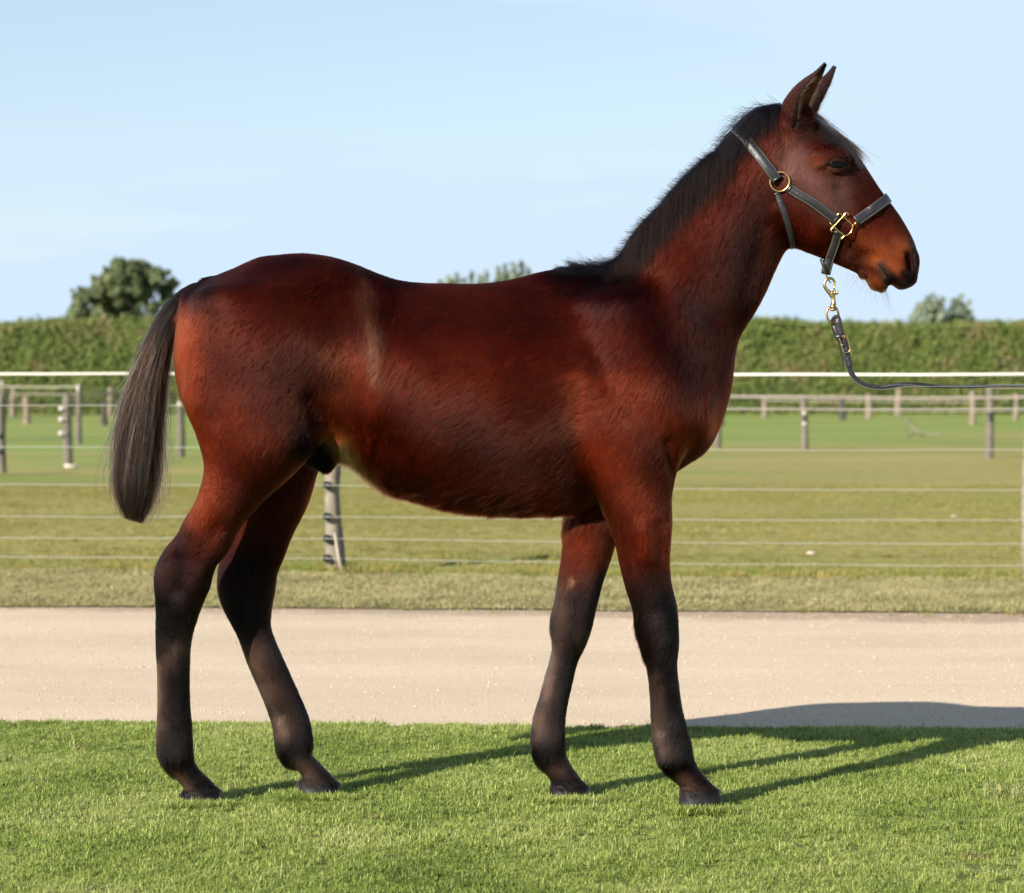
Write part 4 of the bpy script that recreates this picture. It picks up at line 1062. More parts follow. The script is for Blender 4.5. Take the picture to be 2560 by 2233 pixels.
# ------------------------------------------------------------------ coat colours: markings, plus lit reds, sheen and shade put into the colour
def srgb(r, g, b):
    return np.array([(c / 255 / 12.92 if c <= 10 else ((c / 255 + .055) / 1.055) ** 2.4) for c in (r, g, b)])
BASE = np.array((.100, .0240, .0120))
RED = np.array((.165, .036, .013))
ORANGE = np.array((.215, .078, .034))
TAN = np.array((.34, .22, .125))
DARK = np.array((.034, .0085, .0065))
BLACK = np.array((.0085, .0072, .0085))
BROWN = np.array((.092, .052, .036))
GREYB = np.array((.135, .075, .066))
SPOTS = [  # polyline, radius px, colour, strength
 ([(450,850),(455,1000),(480,1120)], 60, RED*1.65, .95), ([(500,1190),(520,1280)], 90, RED*1.2, .85), ([(620,1050),(700,1120)], 90, RED*1.1, .5), ([(880,900),(940,1000)], 40, RED*1.1, .6),  # buttock red raised: its sunlit edge is painted into the coat
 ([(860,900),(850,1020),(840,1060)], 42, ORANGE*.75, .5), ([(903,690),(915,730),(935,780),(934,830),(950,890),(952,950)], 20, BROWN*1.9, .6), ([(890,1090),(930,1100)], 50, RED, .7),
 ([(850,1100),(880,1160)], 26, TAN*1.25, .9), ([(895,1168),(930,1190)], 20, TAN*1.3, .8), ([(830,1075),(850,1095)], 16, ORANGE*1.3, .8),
 ([(770,1110),(820,1140),(800,1170)], 34, BLACK*1.8, .95), ([(770,1060),(790,1110)], 22, DARK*.5, .7),  # second spot paints the shaded stifle fold dark
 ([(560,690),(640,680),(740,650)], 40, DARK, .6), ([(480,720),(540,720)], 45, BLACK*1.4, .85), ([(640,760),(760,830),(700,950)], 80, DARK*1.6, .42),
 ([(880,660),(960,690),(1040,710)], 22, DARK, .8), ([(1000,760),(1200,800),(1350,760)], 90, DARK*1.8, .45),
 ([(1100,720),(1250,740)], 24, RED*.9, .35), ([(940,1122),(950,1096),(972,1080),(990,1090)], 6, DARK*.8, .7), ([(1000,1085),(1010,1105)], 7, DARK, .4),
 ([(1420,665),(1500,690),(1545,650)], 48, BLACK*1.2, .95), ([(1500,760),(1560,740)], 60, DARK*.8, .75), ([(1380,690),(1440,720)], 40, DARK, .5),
 ([(1600,800),(1700,900),(1720,960)], 60, DARK*1.2, .7), ([(1720,760),(1760,800)], 55, DARK, .75), ([(1850,640),(1850,780),(1820,880)], 40, DARK*1.1, .7),  # first and last spots paint the shading of shoulder and jugular grooves
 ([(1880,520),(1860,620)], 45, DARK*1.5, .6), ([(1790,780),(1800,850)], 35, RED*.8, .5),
 ([(1570,980),(1660,1060),(1740,1090)], 75, RED*1.3, .75), ([(1440,950),(1460,1100)], 32, RED*1.35, .8), ([(1440,960),(1420,1050)], 26, BROWN*1.5, .35),  # lit patches on the shoulder painted as brighter red
 ([(1520,1180),(1530,1260)], 45, BROWN, .3), ([(1500,1120),(1600,1250),(1640,1360)], 62, RED*1.3, .8),  # forearm red brightened to paint the light on it
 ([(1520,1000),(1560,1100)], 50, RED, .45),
 ([(1780,1100),(1745,1170),(1700,1205)], 26, DARK*.7, .8),  # shadow under the breast painted as dark coat
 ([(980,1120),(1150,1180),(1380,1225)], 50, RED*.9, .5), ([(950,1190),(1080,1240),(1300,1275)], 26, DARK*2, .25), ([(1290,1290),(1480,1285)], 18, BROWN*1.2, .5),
 # head
 ([(1970,300),(2000,420),(1960,520)], 50, RED*.75, .6), ([(2000,300),(2020,330)], 42, DARK*.9, .7), ([(2060,350),(2110,370)], 30, DARK, .75),
 ([(1985,380),(1990,450)], 34, GREYB*1.0, .7), ([(1985,410),(2030,470),(2080,530)], 42, GREYB*1.6, .85), ([(2095,470),(2110,520)], 28, GREYB*1.3, .75), ([(2025,412),(2040,420)], 14, ORANGE*.8, .8),  # grey-brown cheek, lightened to paint its sheen
 ([(2068,433),(2100,440)], 10, ORANGE*.7, .6), ([(2115,410),(2135,440)], 14, DARK*.9, .6), ([(2150,460),(2180,500)], 26, RED*.8, .6),
 ([(2010,570),(2060,620)], 36, RED*.95, .75), ([(2095,620),(2140,660)], 32, BROWN*1.1, .5), ([(2150,560),(2210,580)], 40, RED*1.2, .6),
 ([(2150,600),(2220,630),(2260,610)], 26, ORANGE*1.15, .85), ([(2190,650),(2230,670),(2250,700)], 26, ORANGE*1.5, .85), ([(2250,600),(2265,640)], 18, ORANGE*.95, .6),
 ([(2175,700),(2195,722)], 17, ORANGE*1.2, .95), ([(2196,668),(2212,705),(2216,722)], 11, np.array((.15,.115,.088)), .95), ([(2205,660),(2225,690)], 9, np.array((.10,.07,.06)), .8),
 ([(2232,700),(2262,718)], 15, BLACK*3.6, .95), ([(2192,657),(2205,674),(2218,698),(2226,722)], 2.6, BLACK*2, .55), ([(2284,615),(2291,660),(2280,702)], 17, BLACK*3.0, .95), ([(2287,640),(2289,672)], 4.5, GREYB*.8, .7), ([(2262,690),(2275,705)], 12, BLACK*2.4, .9),  # the small grey spot paints a highlight on the nostril wing
 # near hind leg
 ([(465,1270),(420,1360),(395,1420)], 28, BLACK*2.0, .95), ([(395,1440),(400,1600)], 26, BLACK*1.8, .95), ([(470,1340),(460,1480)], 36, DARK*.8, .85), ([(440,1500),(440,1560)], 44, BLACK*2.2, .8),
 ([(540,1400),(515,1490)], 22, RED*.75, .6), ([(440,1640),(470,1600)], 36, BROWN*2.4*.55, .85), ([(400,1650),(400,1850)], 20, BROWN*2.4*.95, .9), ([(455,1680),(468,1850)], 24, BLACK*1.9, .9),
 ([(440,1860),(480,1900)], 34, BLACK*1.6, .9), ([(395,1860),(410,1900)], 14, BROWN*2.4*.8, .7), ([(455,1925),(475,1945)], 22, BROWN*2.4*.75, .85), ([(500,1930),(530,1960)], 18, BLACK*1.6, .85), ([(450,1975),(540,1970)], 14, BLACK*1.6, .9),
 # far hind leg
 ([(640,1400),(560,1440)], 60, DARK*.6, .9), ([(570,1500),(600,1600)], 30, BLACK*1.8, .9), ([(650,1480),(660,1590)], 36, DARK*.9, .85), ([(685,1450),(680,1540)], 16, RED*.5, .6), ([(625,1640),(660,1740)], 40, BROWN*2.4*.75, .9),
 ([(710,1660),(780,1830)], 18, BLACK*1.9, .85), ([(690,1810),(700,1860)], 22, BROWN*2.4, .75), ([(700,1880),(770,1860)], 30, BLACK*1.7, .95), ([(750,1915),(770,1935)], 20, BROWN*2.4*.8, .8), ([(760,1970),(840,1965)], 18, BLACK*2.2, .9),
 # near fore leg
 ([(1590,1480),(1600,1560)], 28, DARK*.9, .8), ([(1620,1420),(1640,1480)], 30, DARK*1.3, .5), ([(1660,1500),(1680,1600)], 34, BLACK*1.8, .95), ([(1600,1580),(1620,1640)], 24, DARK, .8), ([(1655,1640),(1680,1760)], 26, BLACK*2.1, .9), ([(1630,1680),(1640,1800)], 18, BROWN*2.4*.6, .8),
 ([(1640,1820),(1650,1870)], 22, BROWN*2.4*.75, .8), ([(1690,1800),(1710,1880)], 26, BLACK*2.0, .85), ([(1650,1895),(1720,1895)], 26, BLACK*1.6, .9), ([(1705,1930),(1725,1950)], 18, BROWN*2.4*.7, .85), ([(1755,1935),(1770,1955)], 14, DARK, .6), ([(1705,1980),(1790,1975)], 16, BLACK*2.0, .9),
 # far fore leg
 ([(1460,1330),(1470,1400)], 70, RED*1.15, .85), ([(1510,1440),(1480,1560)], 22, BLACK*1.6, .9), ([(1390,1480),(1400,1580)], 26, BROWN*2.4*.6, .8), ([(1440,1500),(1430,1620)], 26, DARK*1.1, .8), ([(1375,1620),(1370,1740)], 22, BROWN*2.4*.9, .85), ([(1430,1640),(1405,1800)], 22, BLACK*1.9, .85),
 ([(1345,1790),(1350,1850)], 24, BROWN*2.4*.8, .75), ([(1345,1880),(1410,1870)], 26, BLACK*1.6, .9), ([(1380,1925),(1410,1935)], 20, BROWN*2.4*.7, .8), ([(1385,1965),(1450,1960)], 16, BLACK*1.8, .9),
 ([(1425,1452),(1427,1457)], 6, TAN*1.3, .9), ([(1405,1465),(1420,1470)], 9, ORANGE*.8, .6),
]
def coat(V, P):
    """albedo of the coat at world points V (P their body-map pixels)"""
    n1 = vnoise(V, 7, 5); n2 = vnoise(V, 18, 6); n3 = vnoise(V, 45, 7)
    C = BASE[None] * (1 + .22 * n1 + .10 * n2)[:, None]
    # points of the legs go dark
    leg = np.clip((P[:, 1] - 1400) / 110, 0, 1)
    C = C * (1 + .55 * (np.clip((P[:, 1] - 1480) / 80, 0, 1) * vnoise(V * np.array((1, 1, .18)), 60, 8)))[:, None]
    C = C * (1 - leg[:, None]) + np.array((.062, .034, .026))[None] * leg[:, None]
    Q = P + np.stack([n2 * 10 + n3 * 5, n1 * 8 + n3 * 5], 1)
    for poly, r, col, st in SPOTS:
        pa = np.array(poly, float); lo = pa.min(0) - 2.6 * r - 20; hi = pa.max(0) + 2.6 * r + 20
        m = np.where((P[:, 0] > lo[0]) & (P[:, 0] < hi[0]) & (P[:, 1] > lo[1]) & (P[:, 1] < hi[1]))[0]
        if not len(m): continue
        w = st * np.exp(-(seg_dist(Q[m], poly) / r) ** 2)
        C[m] = C[m] * (1 - w[:, None]) + np.asarray(col)[None] * w[:, None]
    C *= (1 + .10 * n3)[:, None]
    return np.clip(C, .003, .9)

# direction the hair lies in, body-map px (x right, y down)
LIE = np.array([
 (2100,330,.55,.8),(2180,470,.6,.8),(2250,580,.5,.85),(2280,680,.2,1),(2040,450,.2,1),(2060,570,-.1,1),(2150,640,.5,.6),(1990,350,-.2,1),(1960,500,-.1,1),(2000,270,-.5,.6),
 (1900,420,-.35,1),(1880,600,-.1,1),(1800,450,-.6,1),(1750,600,-.5,1),(1830,800,-.1,1),(1650,650,-.7,.9),(1600,800,-.6,1),(1700,900,-.4,1),(1780,1050,-.1,1),(1720,1150,-.1,1),
 (1560,950,-.6,1),(1600,1100,-.3,1),(1500,1150,-.6,1),(1450,1000,-1,.6),(1450,1200,-.6,1),(1300,800,-1,.35),(1300,1000,-1,.5),(1300,1200,-.8,.9),(1150,850,-1,.35),(1150,1050,-.9,.6),(1100,1220,-.6,1),
 (1050,750,-1,.3),(1000,950,-.6,.8),(1000,1150,-.4,1),(960,780,-.3,.9),(930,850,.2,1),(930,760,.1,1),(900,720,-.1,1),(890,900,-.2,1),(900,1050,.1,1),(870,1150,.1,1),
 (860,680,-1,.3),(840,850,-.6,1),(800,1000,-.4,1),(750,700,-1,.35),(700,900,-.6,1),(600,700,-1,.5),(600,950,-.4,1),(500,800,-.4,1),(470,1000,-.1,1),(560,1150,0,1),(700,1120,-.2,1),(600,1250,-.3,1),(500,1350,-.5,1),
 (420,1450,0,1),(430,1650,0,1),(430,1800,-.1,1),(410,1880,-.4,1),(470,1950,.5,.8),(620,1500,.2,1),(650,1700,.2,1),(700,1880,-.1,1),(800,1950,.6,.7),
 (1600,1350,.1,1),(1640,1500,.1,1),(1590,1560,-.5,.9),(1650,1700,.1,1),(1640,1880,-.2,1),(1740,1940,.6,.8),(1480,1350,-.1,1),(1440,1500,-.2,1),(1380,1560,-.6,.8),(1400,1700,-.3,1),(1340,1850,-.4,1),(1420,1940,.5,.8)], float)
def lie_dir(P):
    D = ((P[:, None, :] - LIE[None, :, :2]) ** 2).sum(2)
    w = 1 / (D + 900) ** 1.6
    v = w @ LIE[:, 2:]
    return v / (np.linalg.norm(v, axis=1)[:, None] + 1e-9)

LEN = [ # polyline, radius px, extra hair length m
 ([(960,1200),(1080,1250),(1300,1285),(1450,1285)], 46, .026), ([(870,1130),(900,1170),(940,1195)], 26, .026), ([(905,690),(935,780),(950,900)], 24, .006),
 ([(1588,1530),(1603,1620)], 14, .014), ([(1370,1530),(1373,1600)], 12, .014), ([(390,1860),(415,1915)], 20, .014), ([(685,1870),(700,1900)], 20, .014), ([(1628,1870),(1645,1905)], 20, .012), ([(1325,1870),(1340,1905)], 20, .012),
 ([(2040,650),(2130,685),(2170,705)], 14, .008), ([(1980,620),(1930,650)], 20, .006), ([(390,1600),(392,1800)], 10, .006), ([(610,1650),(670,1800)], 12, .006), ([(1620,1650),(1625,1800)], 10, .005), ([(1370,1640),(1340,1780)], 10, .005),
 ([(1440,1120),(1450,1200)], 20, .010), ([(450,1978),(545,1970)], 10, .005), ([(750,1951),(840,1953)], 10, .005), ([(1700,1976),(1795,1968)], 10, .005), ([(1378,1961),(1460,1958)], 10, .005)]
def hair_len(P):
    L = np.full(len(P), .014)
    head = np.clip((P[:, 0] - 1930) / 60, 0, 1) * (P[:, 1] < 760)
    leg = np.clip((P[:, 1] - 1300) / 120, 0, 1)
    L = L * (1 - head) + .005 * head
    muz = np.clip((P[:, 0] - 2200) / 60, 0, 1) * head
    L = L * (1 - muz) + .0025 * muz
    L = L * (1 - leg) + .011 * leg
    for poly, r, e in LEN:
        L = L + e * np.exp(-(seg_dist(P, poly) / r) ** 2)
    return L

def hair_mat(name, rough=.32, rad=.5, ior=1.18):
    m = bpy.data.materials.new(name); m.use_nodes = True
    n, l = m.node_tree.nodes, m.node_tree.links
    n.clear()
    out = n.new('ShaderNodeOutputMaterial')
    h = n.new('ShaderNodeBsdfHairPrincipled')
    h.parametrization = 'COLOR'
    at = n.new('ShaderNodeAttribute'); at.attribute_name = 'coat'
    l.new(at.outputs['Color'], h.inputs['Color'])
    h.inputs['Roughness'].default_value = rough
    h.inputs['Radial Roughness'].default_value = rad
    h.inputs['IOR'].default_value = ior
    h.inputs['Coat'].default_value = 0.0
    h.inputs['Random Roughness'].default_value = .1
    l.new(h.outputs[0], out.inputs['Surface'])
    return m

M_SKIN, n_, l_, b_ = new_mat('coat_skin')
at_ = n_.new('ShaderNodeAttribute'); at_.attribute_name = 'coat'
l_.new(at_.outputs['Color'], b_.inputs['Base Color'])
b_.inputs['Roughness'].default_value = .55
b_.inputs['Specular IOR Level'].default_value = .0
M_HOOF = mat_simple('hoof_horn', (.010, .0095, .011), .5, spec=.25, noise=.5, nscale=60, bump=.5, bscale=90)
M_FUR = hair_mat('coat_fur', .24)
M_TAIL = hair_mat('tail_hair', .30, ior=1.17)
M_LONG = hair_mat('long_hair', .34, ior=1.26)

def hair_object(name, pts, rad, col, mat, parent, along=None):
    """pts (n,k,3) strand points; rad (n,k); col (n,3)"""
    n, k = pts.shape[:2]
    hc = bpy.data.hair_curves.new(name)
    hc.add_curves([k] * n)
    hc.position_data.foreach_set('vector', np.ascontiguousarray(pts, np.float32).ravel())
    ra = hc.attributes.get('radius') or hc.attributes.new('radius', 'FLOAT', 'POINT')
    ra.data.foreach_set('value', np.ascontiguousarray(rad, np.float32).ravel())
    if along is None:
        ca = hc.attributes.new('coat', 'FLOAT_COLOR', 'CURVE')
        ca.data.foreach_set('color', np.concatenate([col, np.ones((n, 1))], 1).astype(np.float32).ravel())
    else:
        ca = hc.attributes.new('coat', 'FLOAT_COLOR', 'POINT')
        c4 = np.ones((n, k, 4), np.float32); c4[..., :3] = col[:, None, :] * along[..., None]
        ca.data.foreach_set('color', c4.ravel())
    hc.materials.append(mat)
    return link(name, hc, parent)

# ------------------------------------------------------------------ body object
horse = empty('foal', (float(W(1200, 0, 5.95)[0]), 5.95, 0), 'bay foal with black legs standing side on across the lawn in a leather halter', 'foal')
body_me = mesh_np('body', HV, HQ.astype(np.int32), mats=(M_SKIN, M_HOOF))
HC = coat(HV, HP)
fc = HV[HQ].mean(1); fP = to_px(fc)
hoof_f = np.zeros(len(HQ), np.int32)
for (hx, tx, yo, cxp) in HOOVES:
    # below the slanting coronet line
    top = hx[1] + (tx[1] - hx[1]) * (fP[:, 0] - hx[0]) / (tx[0] - hx[0])
    Yh = float(Yc(cxp)) + yo
    near = (np.abs(fc[:, 1] - Yh) < .06) & (fP[:, 0] > hx[0] - 60) & (fP[:, 0] < tx[0] + 60)
    zz = CAM_H - (top - HY) * Yh / FPX
    hoof_f[near & (fc[:, 2] < zz + .002)] = 1
body_me.polygons.foreach_set('material_index', hoof_f)
ca = body_me.color_attributes.new('coat', 'FLOAT_COLOR', 'POINT')
HCs = (HC * 1.6) ** 1.40 * .41
ca.data.foreach_set('color', np.concatenate([HCs, np.ones((len(HC), 1))], 1).astype(np.float32).ravel())
body = link('body', body_me, horse)
M_FUR_BODY_BVH = BVHTree.FromPolygons([tuple(v) for v in HV.astype(float)], [tuple(q) for q in HQ.tolist()])
def ray(o, d):
    h = M_FUR_BODY_BVH.ray_cast(Vector(o), Vector(d).normalized())
    return (None, None) if h[0] is None else (np.array(h[0]), np.array(h[1]))

# ------------------------------------------------------------------ fur
def sample_surface(V, Q, n, mask=None, dens=None):
    fn = np.cross(V[Q[:, 2]] - V[Q[:, 0]], V[Q[:, 3]] - V[Q[:, 1]])
    ar = np.linalg.norm(fn, axis=1) * .5
    if mask is not None: ar = ar * mask
    if dens is not None: ar = ar * dens
    c = np.cumsum(ar); f = np.searchsorted(c, rng.random(n) * c[-1])
    u, v = rng.random(n)[:, None], rng.random(n)[:, None]
    A, B, C_, D = (V[Q[f, k]] for k in range(4))
    return f, A * (1 - u) * (1 - v) + B * u * (1 - v) + C_ * u * v + D * (1 - u) * v
NCL, PER = 210000, 9           # tufts of a few hairs that lie together
NFUR = NCL * PER
legf = np.clip((fP[:, 1] - 1250) / 200, 0, 1)
headf = (fP[:, 0] > 1930) & (fP[:, 1] < 760)
dens = 1 + 1.2 * legf + 2.4 * headf
fi, C0 = sample_surface(HV, HQ, NCL, mask=(hoof_f == 0), dens=dens)
FNv = HN[HQ[fi]].mean(1); FNv /= np.linalg.norm(FNv, axis=1)[:, None]
RP = to_px(C0)
d2 = lie_dir(RP + np.stack([vnoise(C0, 12, 21), vnoise(C0, 12, 22)], 1) * 20)
LN = hair_len(RP)
long_ = np.clip((LN - .016) / .02, 0, 1)
sw = vnoise(C0, 10, 23) * .18 + vnoise(C0, 70, 24) * .55 * long_ + rng.normal(0, .10, NCL)
cs, sn = np.cos(sw), np.sin(sw)
d2 = np.stack([d2[:, 0] * cs - d2[:, 1] * sn, d2[:, 0] * sn + d2[:, 1] * cs], 1)
D3 = np.stack([d2[:, 0], np.zeros(len(d2)), -d2[:, 1]], 1)
D3 -= FNv * (D3 * FNv).sum(1)[:, None]
nl = np.linalg.norm(D3, axis=1); bad = nl < .25
D3[bad] += np.array((0, 0, -1.0)) - FNv[bad] * (-FNv[bad][:, 2:3]); nl = np.linalg.norm(D3, axis=1)
D3 /= nl[:, None] + 1e-9
SD = np.cross(FNv, D3); SD /= np.linalg.norm(SD, axis=1)[:, None] + 1e-9
clm = .6 * vnoise(C0 * np.array((1, 1, .4)), 110, 26) + .5 * vnoise(C0 * np.array((1, 1, .5)), 210, 27)
LN = LN * (1 + .22 * clm * long_)
liftc = .07 + .22 * np.clip(clm, 0, 1) * long_ + .06 * rng.random(NCL) + .25 * long_
FC = coat(C0, RP)
FC = (FC * 1.6) ** 1.40 * (.64 + .30 * np.clip((FC[:, :1] - .10) / .08, 0, 1)) * np.exp(rng.normal(0, .13, NCL) + .15 * vnoise(C0, 60, 29))[:, None]
lgw = (np.clip((RP[:, 1] - 1400) / 120, 0, 1) * .38)[:, None]; lum = FC @ np.array((.35, .45, .20))
FC = FC * (1 - lgw) + (lum * 1.6)[:, None] * np.array((1.1, .98, .90)) * lgw
hd = headf[fi].astype(float)
rep = lambda A: np.repeat(A, PER, axis=0)
along_ = rng.normal(0, 1, NFUR) * rep(.0065 * (1 - .55 * hd)); across = rng.normal(0, 1, NFUR) * rep(.0024 * (1 - .5 * hd))
N_, D_, S_ = rep(FNv), rep(D3), rep(SD)
R0 = rep(C0) + D_ * along_[:, None] + S_ * across[:, None]
L = rep(LN) * (.75 + .5 * rng.random(NFUR)); lg = rep(long_)
lift = rep(liftc) + .05 * rng.random(NFUR)
jit = rng.normal(0, .07, (NFUR, 3)) - S_ * (across / rep(.0024 * (1 - .5 * hd)) * .05)[:, None]      # the tips close up a little
jit -= N_ * ((jit * N_).sum(1) * .75)[:, None]
dirn = D_ + N_ * lift[:, None] + jit; dirn /= np.linalg.norm(dirn, axis=1)[:, None]
P1 = R0 + dirn * (L * .5)[:, None]
down = D_ * .9 + N_ * (lift * .1)[:, None] + jit * .8 + np.array((0, 0, -.35)) * lg[:, None]; down /= np.linalg.norm(down, axis=1)[:, None]
P2 = P1 + down * (L * .5)[:, None]
PT = np.stack([R0 - N_ * .0010, P1, P2], 1)
col_ = np.clip(rep(FC) * np.exp(rng.normal(0, .12, NFUR))[:, None], .0025, .85)
rad0 = (.00021 + .00009 * rng.random(NFUR)) * (1 - .35 * rep(hd))
RAD = np.stack([rad0, rad0 * .9, rad0 * .25], 1)
hair_object('coat_fur', PT, RAD, col_, M_FUR, horse)
del PT, P1, P2, dirn, down, jit, R0, N_, D_, S_
# ------------------------------------------------------------------ eyes
M_EYE = mat_simple('eye_ball', (.002, .0017, .0017), .08, spec=.16)
M_MANE = hair_mat('mane_hair', .40, ior=1.14)
M_LID = mat_simple('eye_lid', (.014, .006, .0045), .7, spec=.08, noise=.3, nscale=300)
M_LID2 = mat_simple('lower_lid', (.040, .013, .007), .75, spec=.06, noise=.3, nscale=300)
for sd in (-1, 1):
    Yb = float(Yc(2086)) + sd * .0535
    R_ = .0305; c = W(2086, 414, Yb)
    mb = MB(); mb.ball(c, R_, 64, 48)
    mb.build('eye', M_EYE, horse)
    def on(px, py, r):
        p = W(px, py, Yb); q = p - c; q[1] = 0
        h = math.sqrt(max(r * r - q[0] ** 2 - q[2] ** 2, 1e-6))
        return np.array((p[0], c[1] + sd * h, p[2]))
    top = catmull([(2058,411),(2067,408.5),(2078,407),(2090,406.5),(2100,409),(2108,414),(2113,419)], 5)
    low = catmull([(2058,411),(2064,416),(2074,421),(2087,424.5),(2099,424.5),(2108,422),(2113,419)], 5)
    for nm, ed, sg, mt in (('eyelid', top, -1, M_LID), ('eyelid', low, 1, M_LID2)):
        mb = MB(); rows = []
        for j, (dy, dr) in enumerate(((0, .0006), (0.5, .0018), (1.8, .0024), (3.6, .0018), (4.4, .0013), (6.6, .0020), (10, .0016), (14, .0012), (19, .0002), (26, -.004))):
            k = .75 if sg > 0 else 1.0
            rows.append([on(x + (x - 2086) * .02 * dy * .5, y + sg * dy * k * (.35 + .65 * math.sin(math.pi * min(1, max(0, (x - 2054) / 63)))), R_ + dr) for x, y in ed])
        n = len(ed)
        mb.add([p for r in rows for p in r], [(i * n + k, i * n + k + 1, (i + 1) * n + k + 1, (i + 1) * n + k) for i in range(len(rows) - 1) for k in range(n - 1)])
        o_ = mb.build(nm, mt, horse)
        if sg > 0: o_['label'] = 'tan lower eyelid'
        if sg < 0:
            wl_ = []; 
            for q in range(70):
                i = random.randrange(3, len(top) - 5); p = on(top[i][0], top[i][1], R_ + .0012)
                d = np.array((random.gauss(.25, .15), sd * 1.0, random.gauss(-.35, .15))); d /= np.linalg.norm(d); l = random.uniform(.008, .013)
                wl_.append([p, p + d * l * .5, p + d * l + np.array((0, 0, .001))])
            hair_object('eyelashes', np.array(wl_), np.tile(np.array([.00016, .00014, .00005]), (70, 1)), np.tile(np.array(BLACK), (70, 1)), M_LONG, horse)

# ------------------------------------------------------------------ ears
def ear(sd, axis, widths, Ybase, Ytip, colO, colI):
    n = 26; ax = catmull(axis, 6); wd = catmull([(w, w2) for w, w2 in widths], 6)
    N = len(ax); outer = []; inner = []
    for i in range(N):
        t = i / (N - 1)
        Y = Ybase + (Ytip - Ybase) * t
        c = W(ax[i][0], ax[i][1], Y)
        j0, j1 = max(i - 1, 0), min(i + 1, N - 1)
        d = W(ax[j1][0], ax[j1][1], Ybase + (Ytip - Ybase) * j1 / (N - 1)) - W(ax[j0][0], ax[j0][1], Ybase + (Ytip - Ybase) * j0 / (N - 1))
        d /= np.linalg.norm(d)
        B = np.array((-.80, -sd * .60, 0.)); B -= d * B.dot(d); B /= np.linalg.norm(B)
        S = np.cross(d, B)
        ph = 2.35 - .75 * t
        wb, ws = wd[i][0] * .001, wd[i][1] * .001
        th = .0028 * (1 - .5 * t)
        for k in range(n):
            f = -ph + 2 * ph * k / (n - 1)
            outer.append(c + B * math.cos(f) * wb + S * math.sin(f) * ws)
            inner.append(c + B * math.cos(f) * max(wb - th, .0008) + S * math.sin(f) * max(ws - th, .0008))
    V = np.array(outer + inner); M = N * n; F = []; fm = []
    for i in range(N - 1):
        for k in range(n - 1):
            a, b, c_, d_ = i * n + k, i * n + k + 1, (i + 1) * n + k + 1, (i + 1) * n + k
            F.append((a, b, c_, d_)); F.append((M + a, M + d_, M + c_, M + b))
        F.append((i * n, (i + 1) * n, M + (i + 1) * n, M + i * n))
        F.append((i * n + n - 1, M + i * n + n - 1, M + (i + 1) * n + n - 1, (i + 1) * n + n - 1))
    for k in range(n - 1):
        F.append(((N - 1) * n + k, (N - 1) * n + k + 1, M + (N - 1) * n + k + 1, M + (N - 1) * n + k))
    me = mesh_np('ear', V, F, mats=(M_SKIN,))
    t = np.repeat(np.linspace(0, 1, N), n)
    rim = np.tile(np.abs(np.linspace(-1, 1, n)), N)
    nz = vnoise(V, 60, 4)[:, None]
    tip = np.clip((t - .75) / .2, 0, 1)[:, None]; rm = np.clip((rim - .82) / .15, 0, 1)[:, None]
    CO = (colO * (1 - tip) + BLACK * tip) * (1 - rm * .6) + BLACK * rm * .6
    CI = (colI * (1 - tip) + BLACK * 1.5 * tip)
    C = np.concatenate([CO, CI]) * (1 + .3 * nz)
    a = me.color_attributes.new('coat', 'FLOAT_COLOR', 'POINT')
    a.data.foreach_set('color', np.concatenate([C, np.ones((len(C), 1))], 1).astype(np.float32).ravel())
    ob = link('ear', me, horse)
    # short fur outside, long pale hair inside and on the rim
    O = V[:M].reshape(N, n, 3); I = V[M:].reshape(N, n, 3)
    pts = []; cols = []; rads = []
    for q in range(5200):
        i = random.randrange(1, N - 2); k = random.randrange(n - 1); u, v = random.random(), random.random()
        p = O[i, k] * (1 - u) * (1 - v) + O[i, k + 1] * u * (1 - v) + O[i + 1, k] * (1 - u) * v + O[i + 1, k + 1] * u * v
        up_ = O[i + 1, k] - O[i, k]; up_ /= np.linalg.norm(up_); sdv = O[i, k + 1] - O[i, k]; nr = np.cross(sdv, up_); nr /= np.linalg.norm(nr) + 1e-9
        cc = (O[i, 0] + O[i, n - 1]) / 2
        if nr.dot(p - cc) < 0: nr = -nr
        d = up_ + nr * .25 + np.array([random.gauss(0, .15) for _ in range(3)]); d /= np.linalg.norm(d); l = random.uniform(.004, .008)
        pts.append([p, p + d * l * .5, p + d * l]); cols.append((CO[i * n + k] * 1.6) ** 1.3 * math.exp(random.gauss(0, .3))); rads.append([.00028, .00022, .00006])
    for q in range(650):
        i = random.randrange(1, int(N * .78)); edge = random.random() < .55
        k = (random.choice((0, n - 1)) if edge else random.randrange(2, n - 2))
        p = I[i, k]; up_ = I[i + 1, k] - I[i, k]; up_ /= np.linalg.norm(up_)
        cc = I[i, n // 2]; out = (I[i, 0] + I[i, n - 1]) / 2 - cc; out /= np.linalg.norm(out) + 1e-9
        d = up_ * .8 + out * (.8 if edge else .6) + np.array([random.gauss(0, .25) for _ in range(3)]); d /= np.linalg.norm(d); l = random.uniform(.008, .020)
        pts.append([p, p + d * l * .5, p + d * l + np.array((0, 0, .002))]); cols.append(np.array((.26, .12, .055)) * random.uniform(.4, 1.3) if random.random() < .8 else BLACK * 2); rads.append([.00024, .0002, .00005])
    return pts, cols, rads
ep = [[], [], []]
YE = float(Yc(2010))
for sd, axis, wd, yb, yt in (
    (-1, [(1976,326),(1983,298),(1992,268),(2006,238),(2026,212),(2047,188),(2065,160)], [(24,20),(35,29),(36,31),(29,27),(21,20),(12.5,12),(4,4)], YE - .040, YE - .062),
    (1, [(2000,326),(2004,298),(2016,268),(2034,242),(2054,218),(2073,194),(2087,168)], [(24,20),(34,29),(33,30),(27,26),(19,19),(10.5,11),(4,4)], YE + .040, YE + .066)):
    r = ear(sd, axis, wd, yb, yt, np.array((.030, .010, .008)), np.array((.15, .058, .026)))
    for j in range(3): ep[j] += r[j]
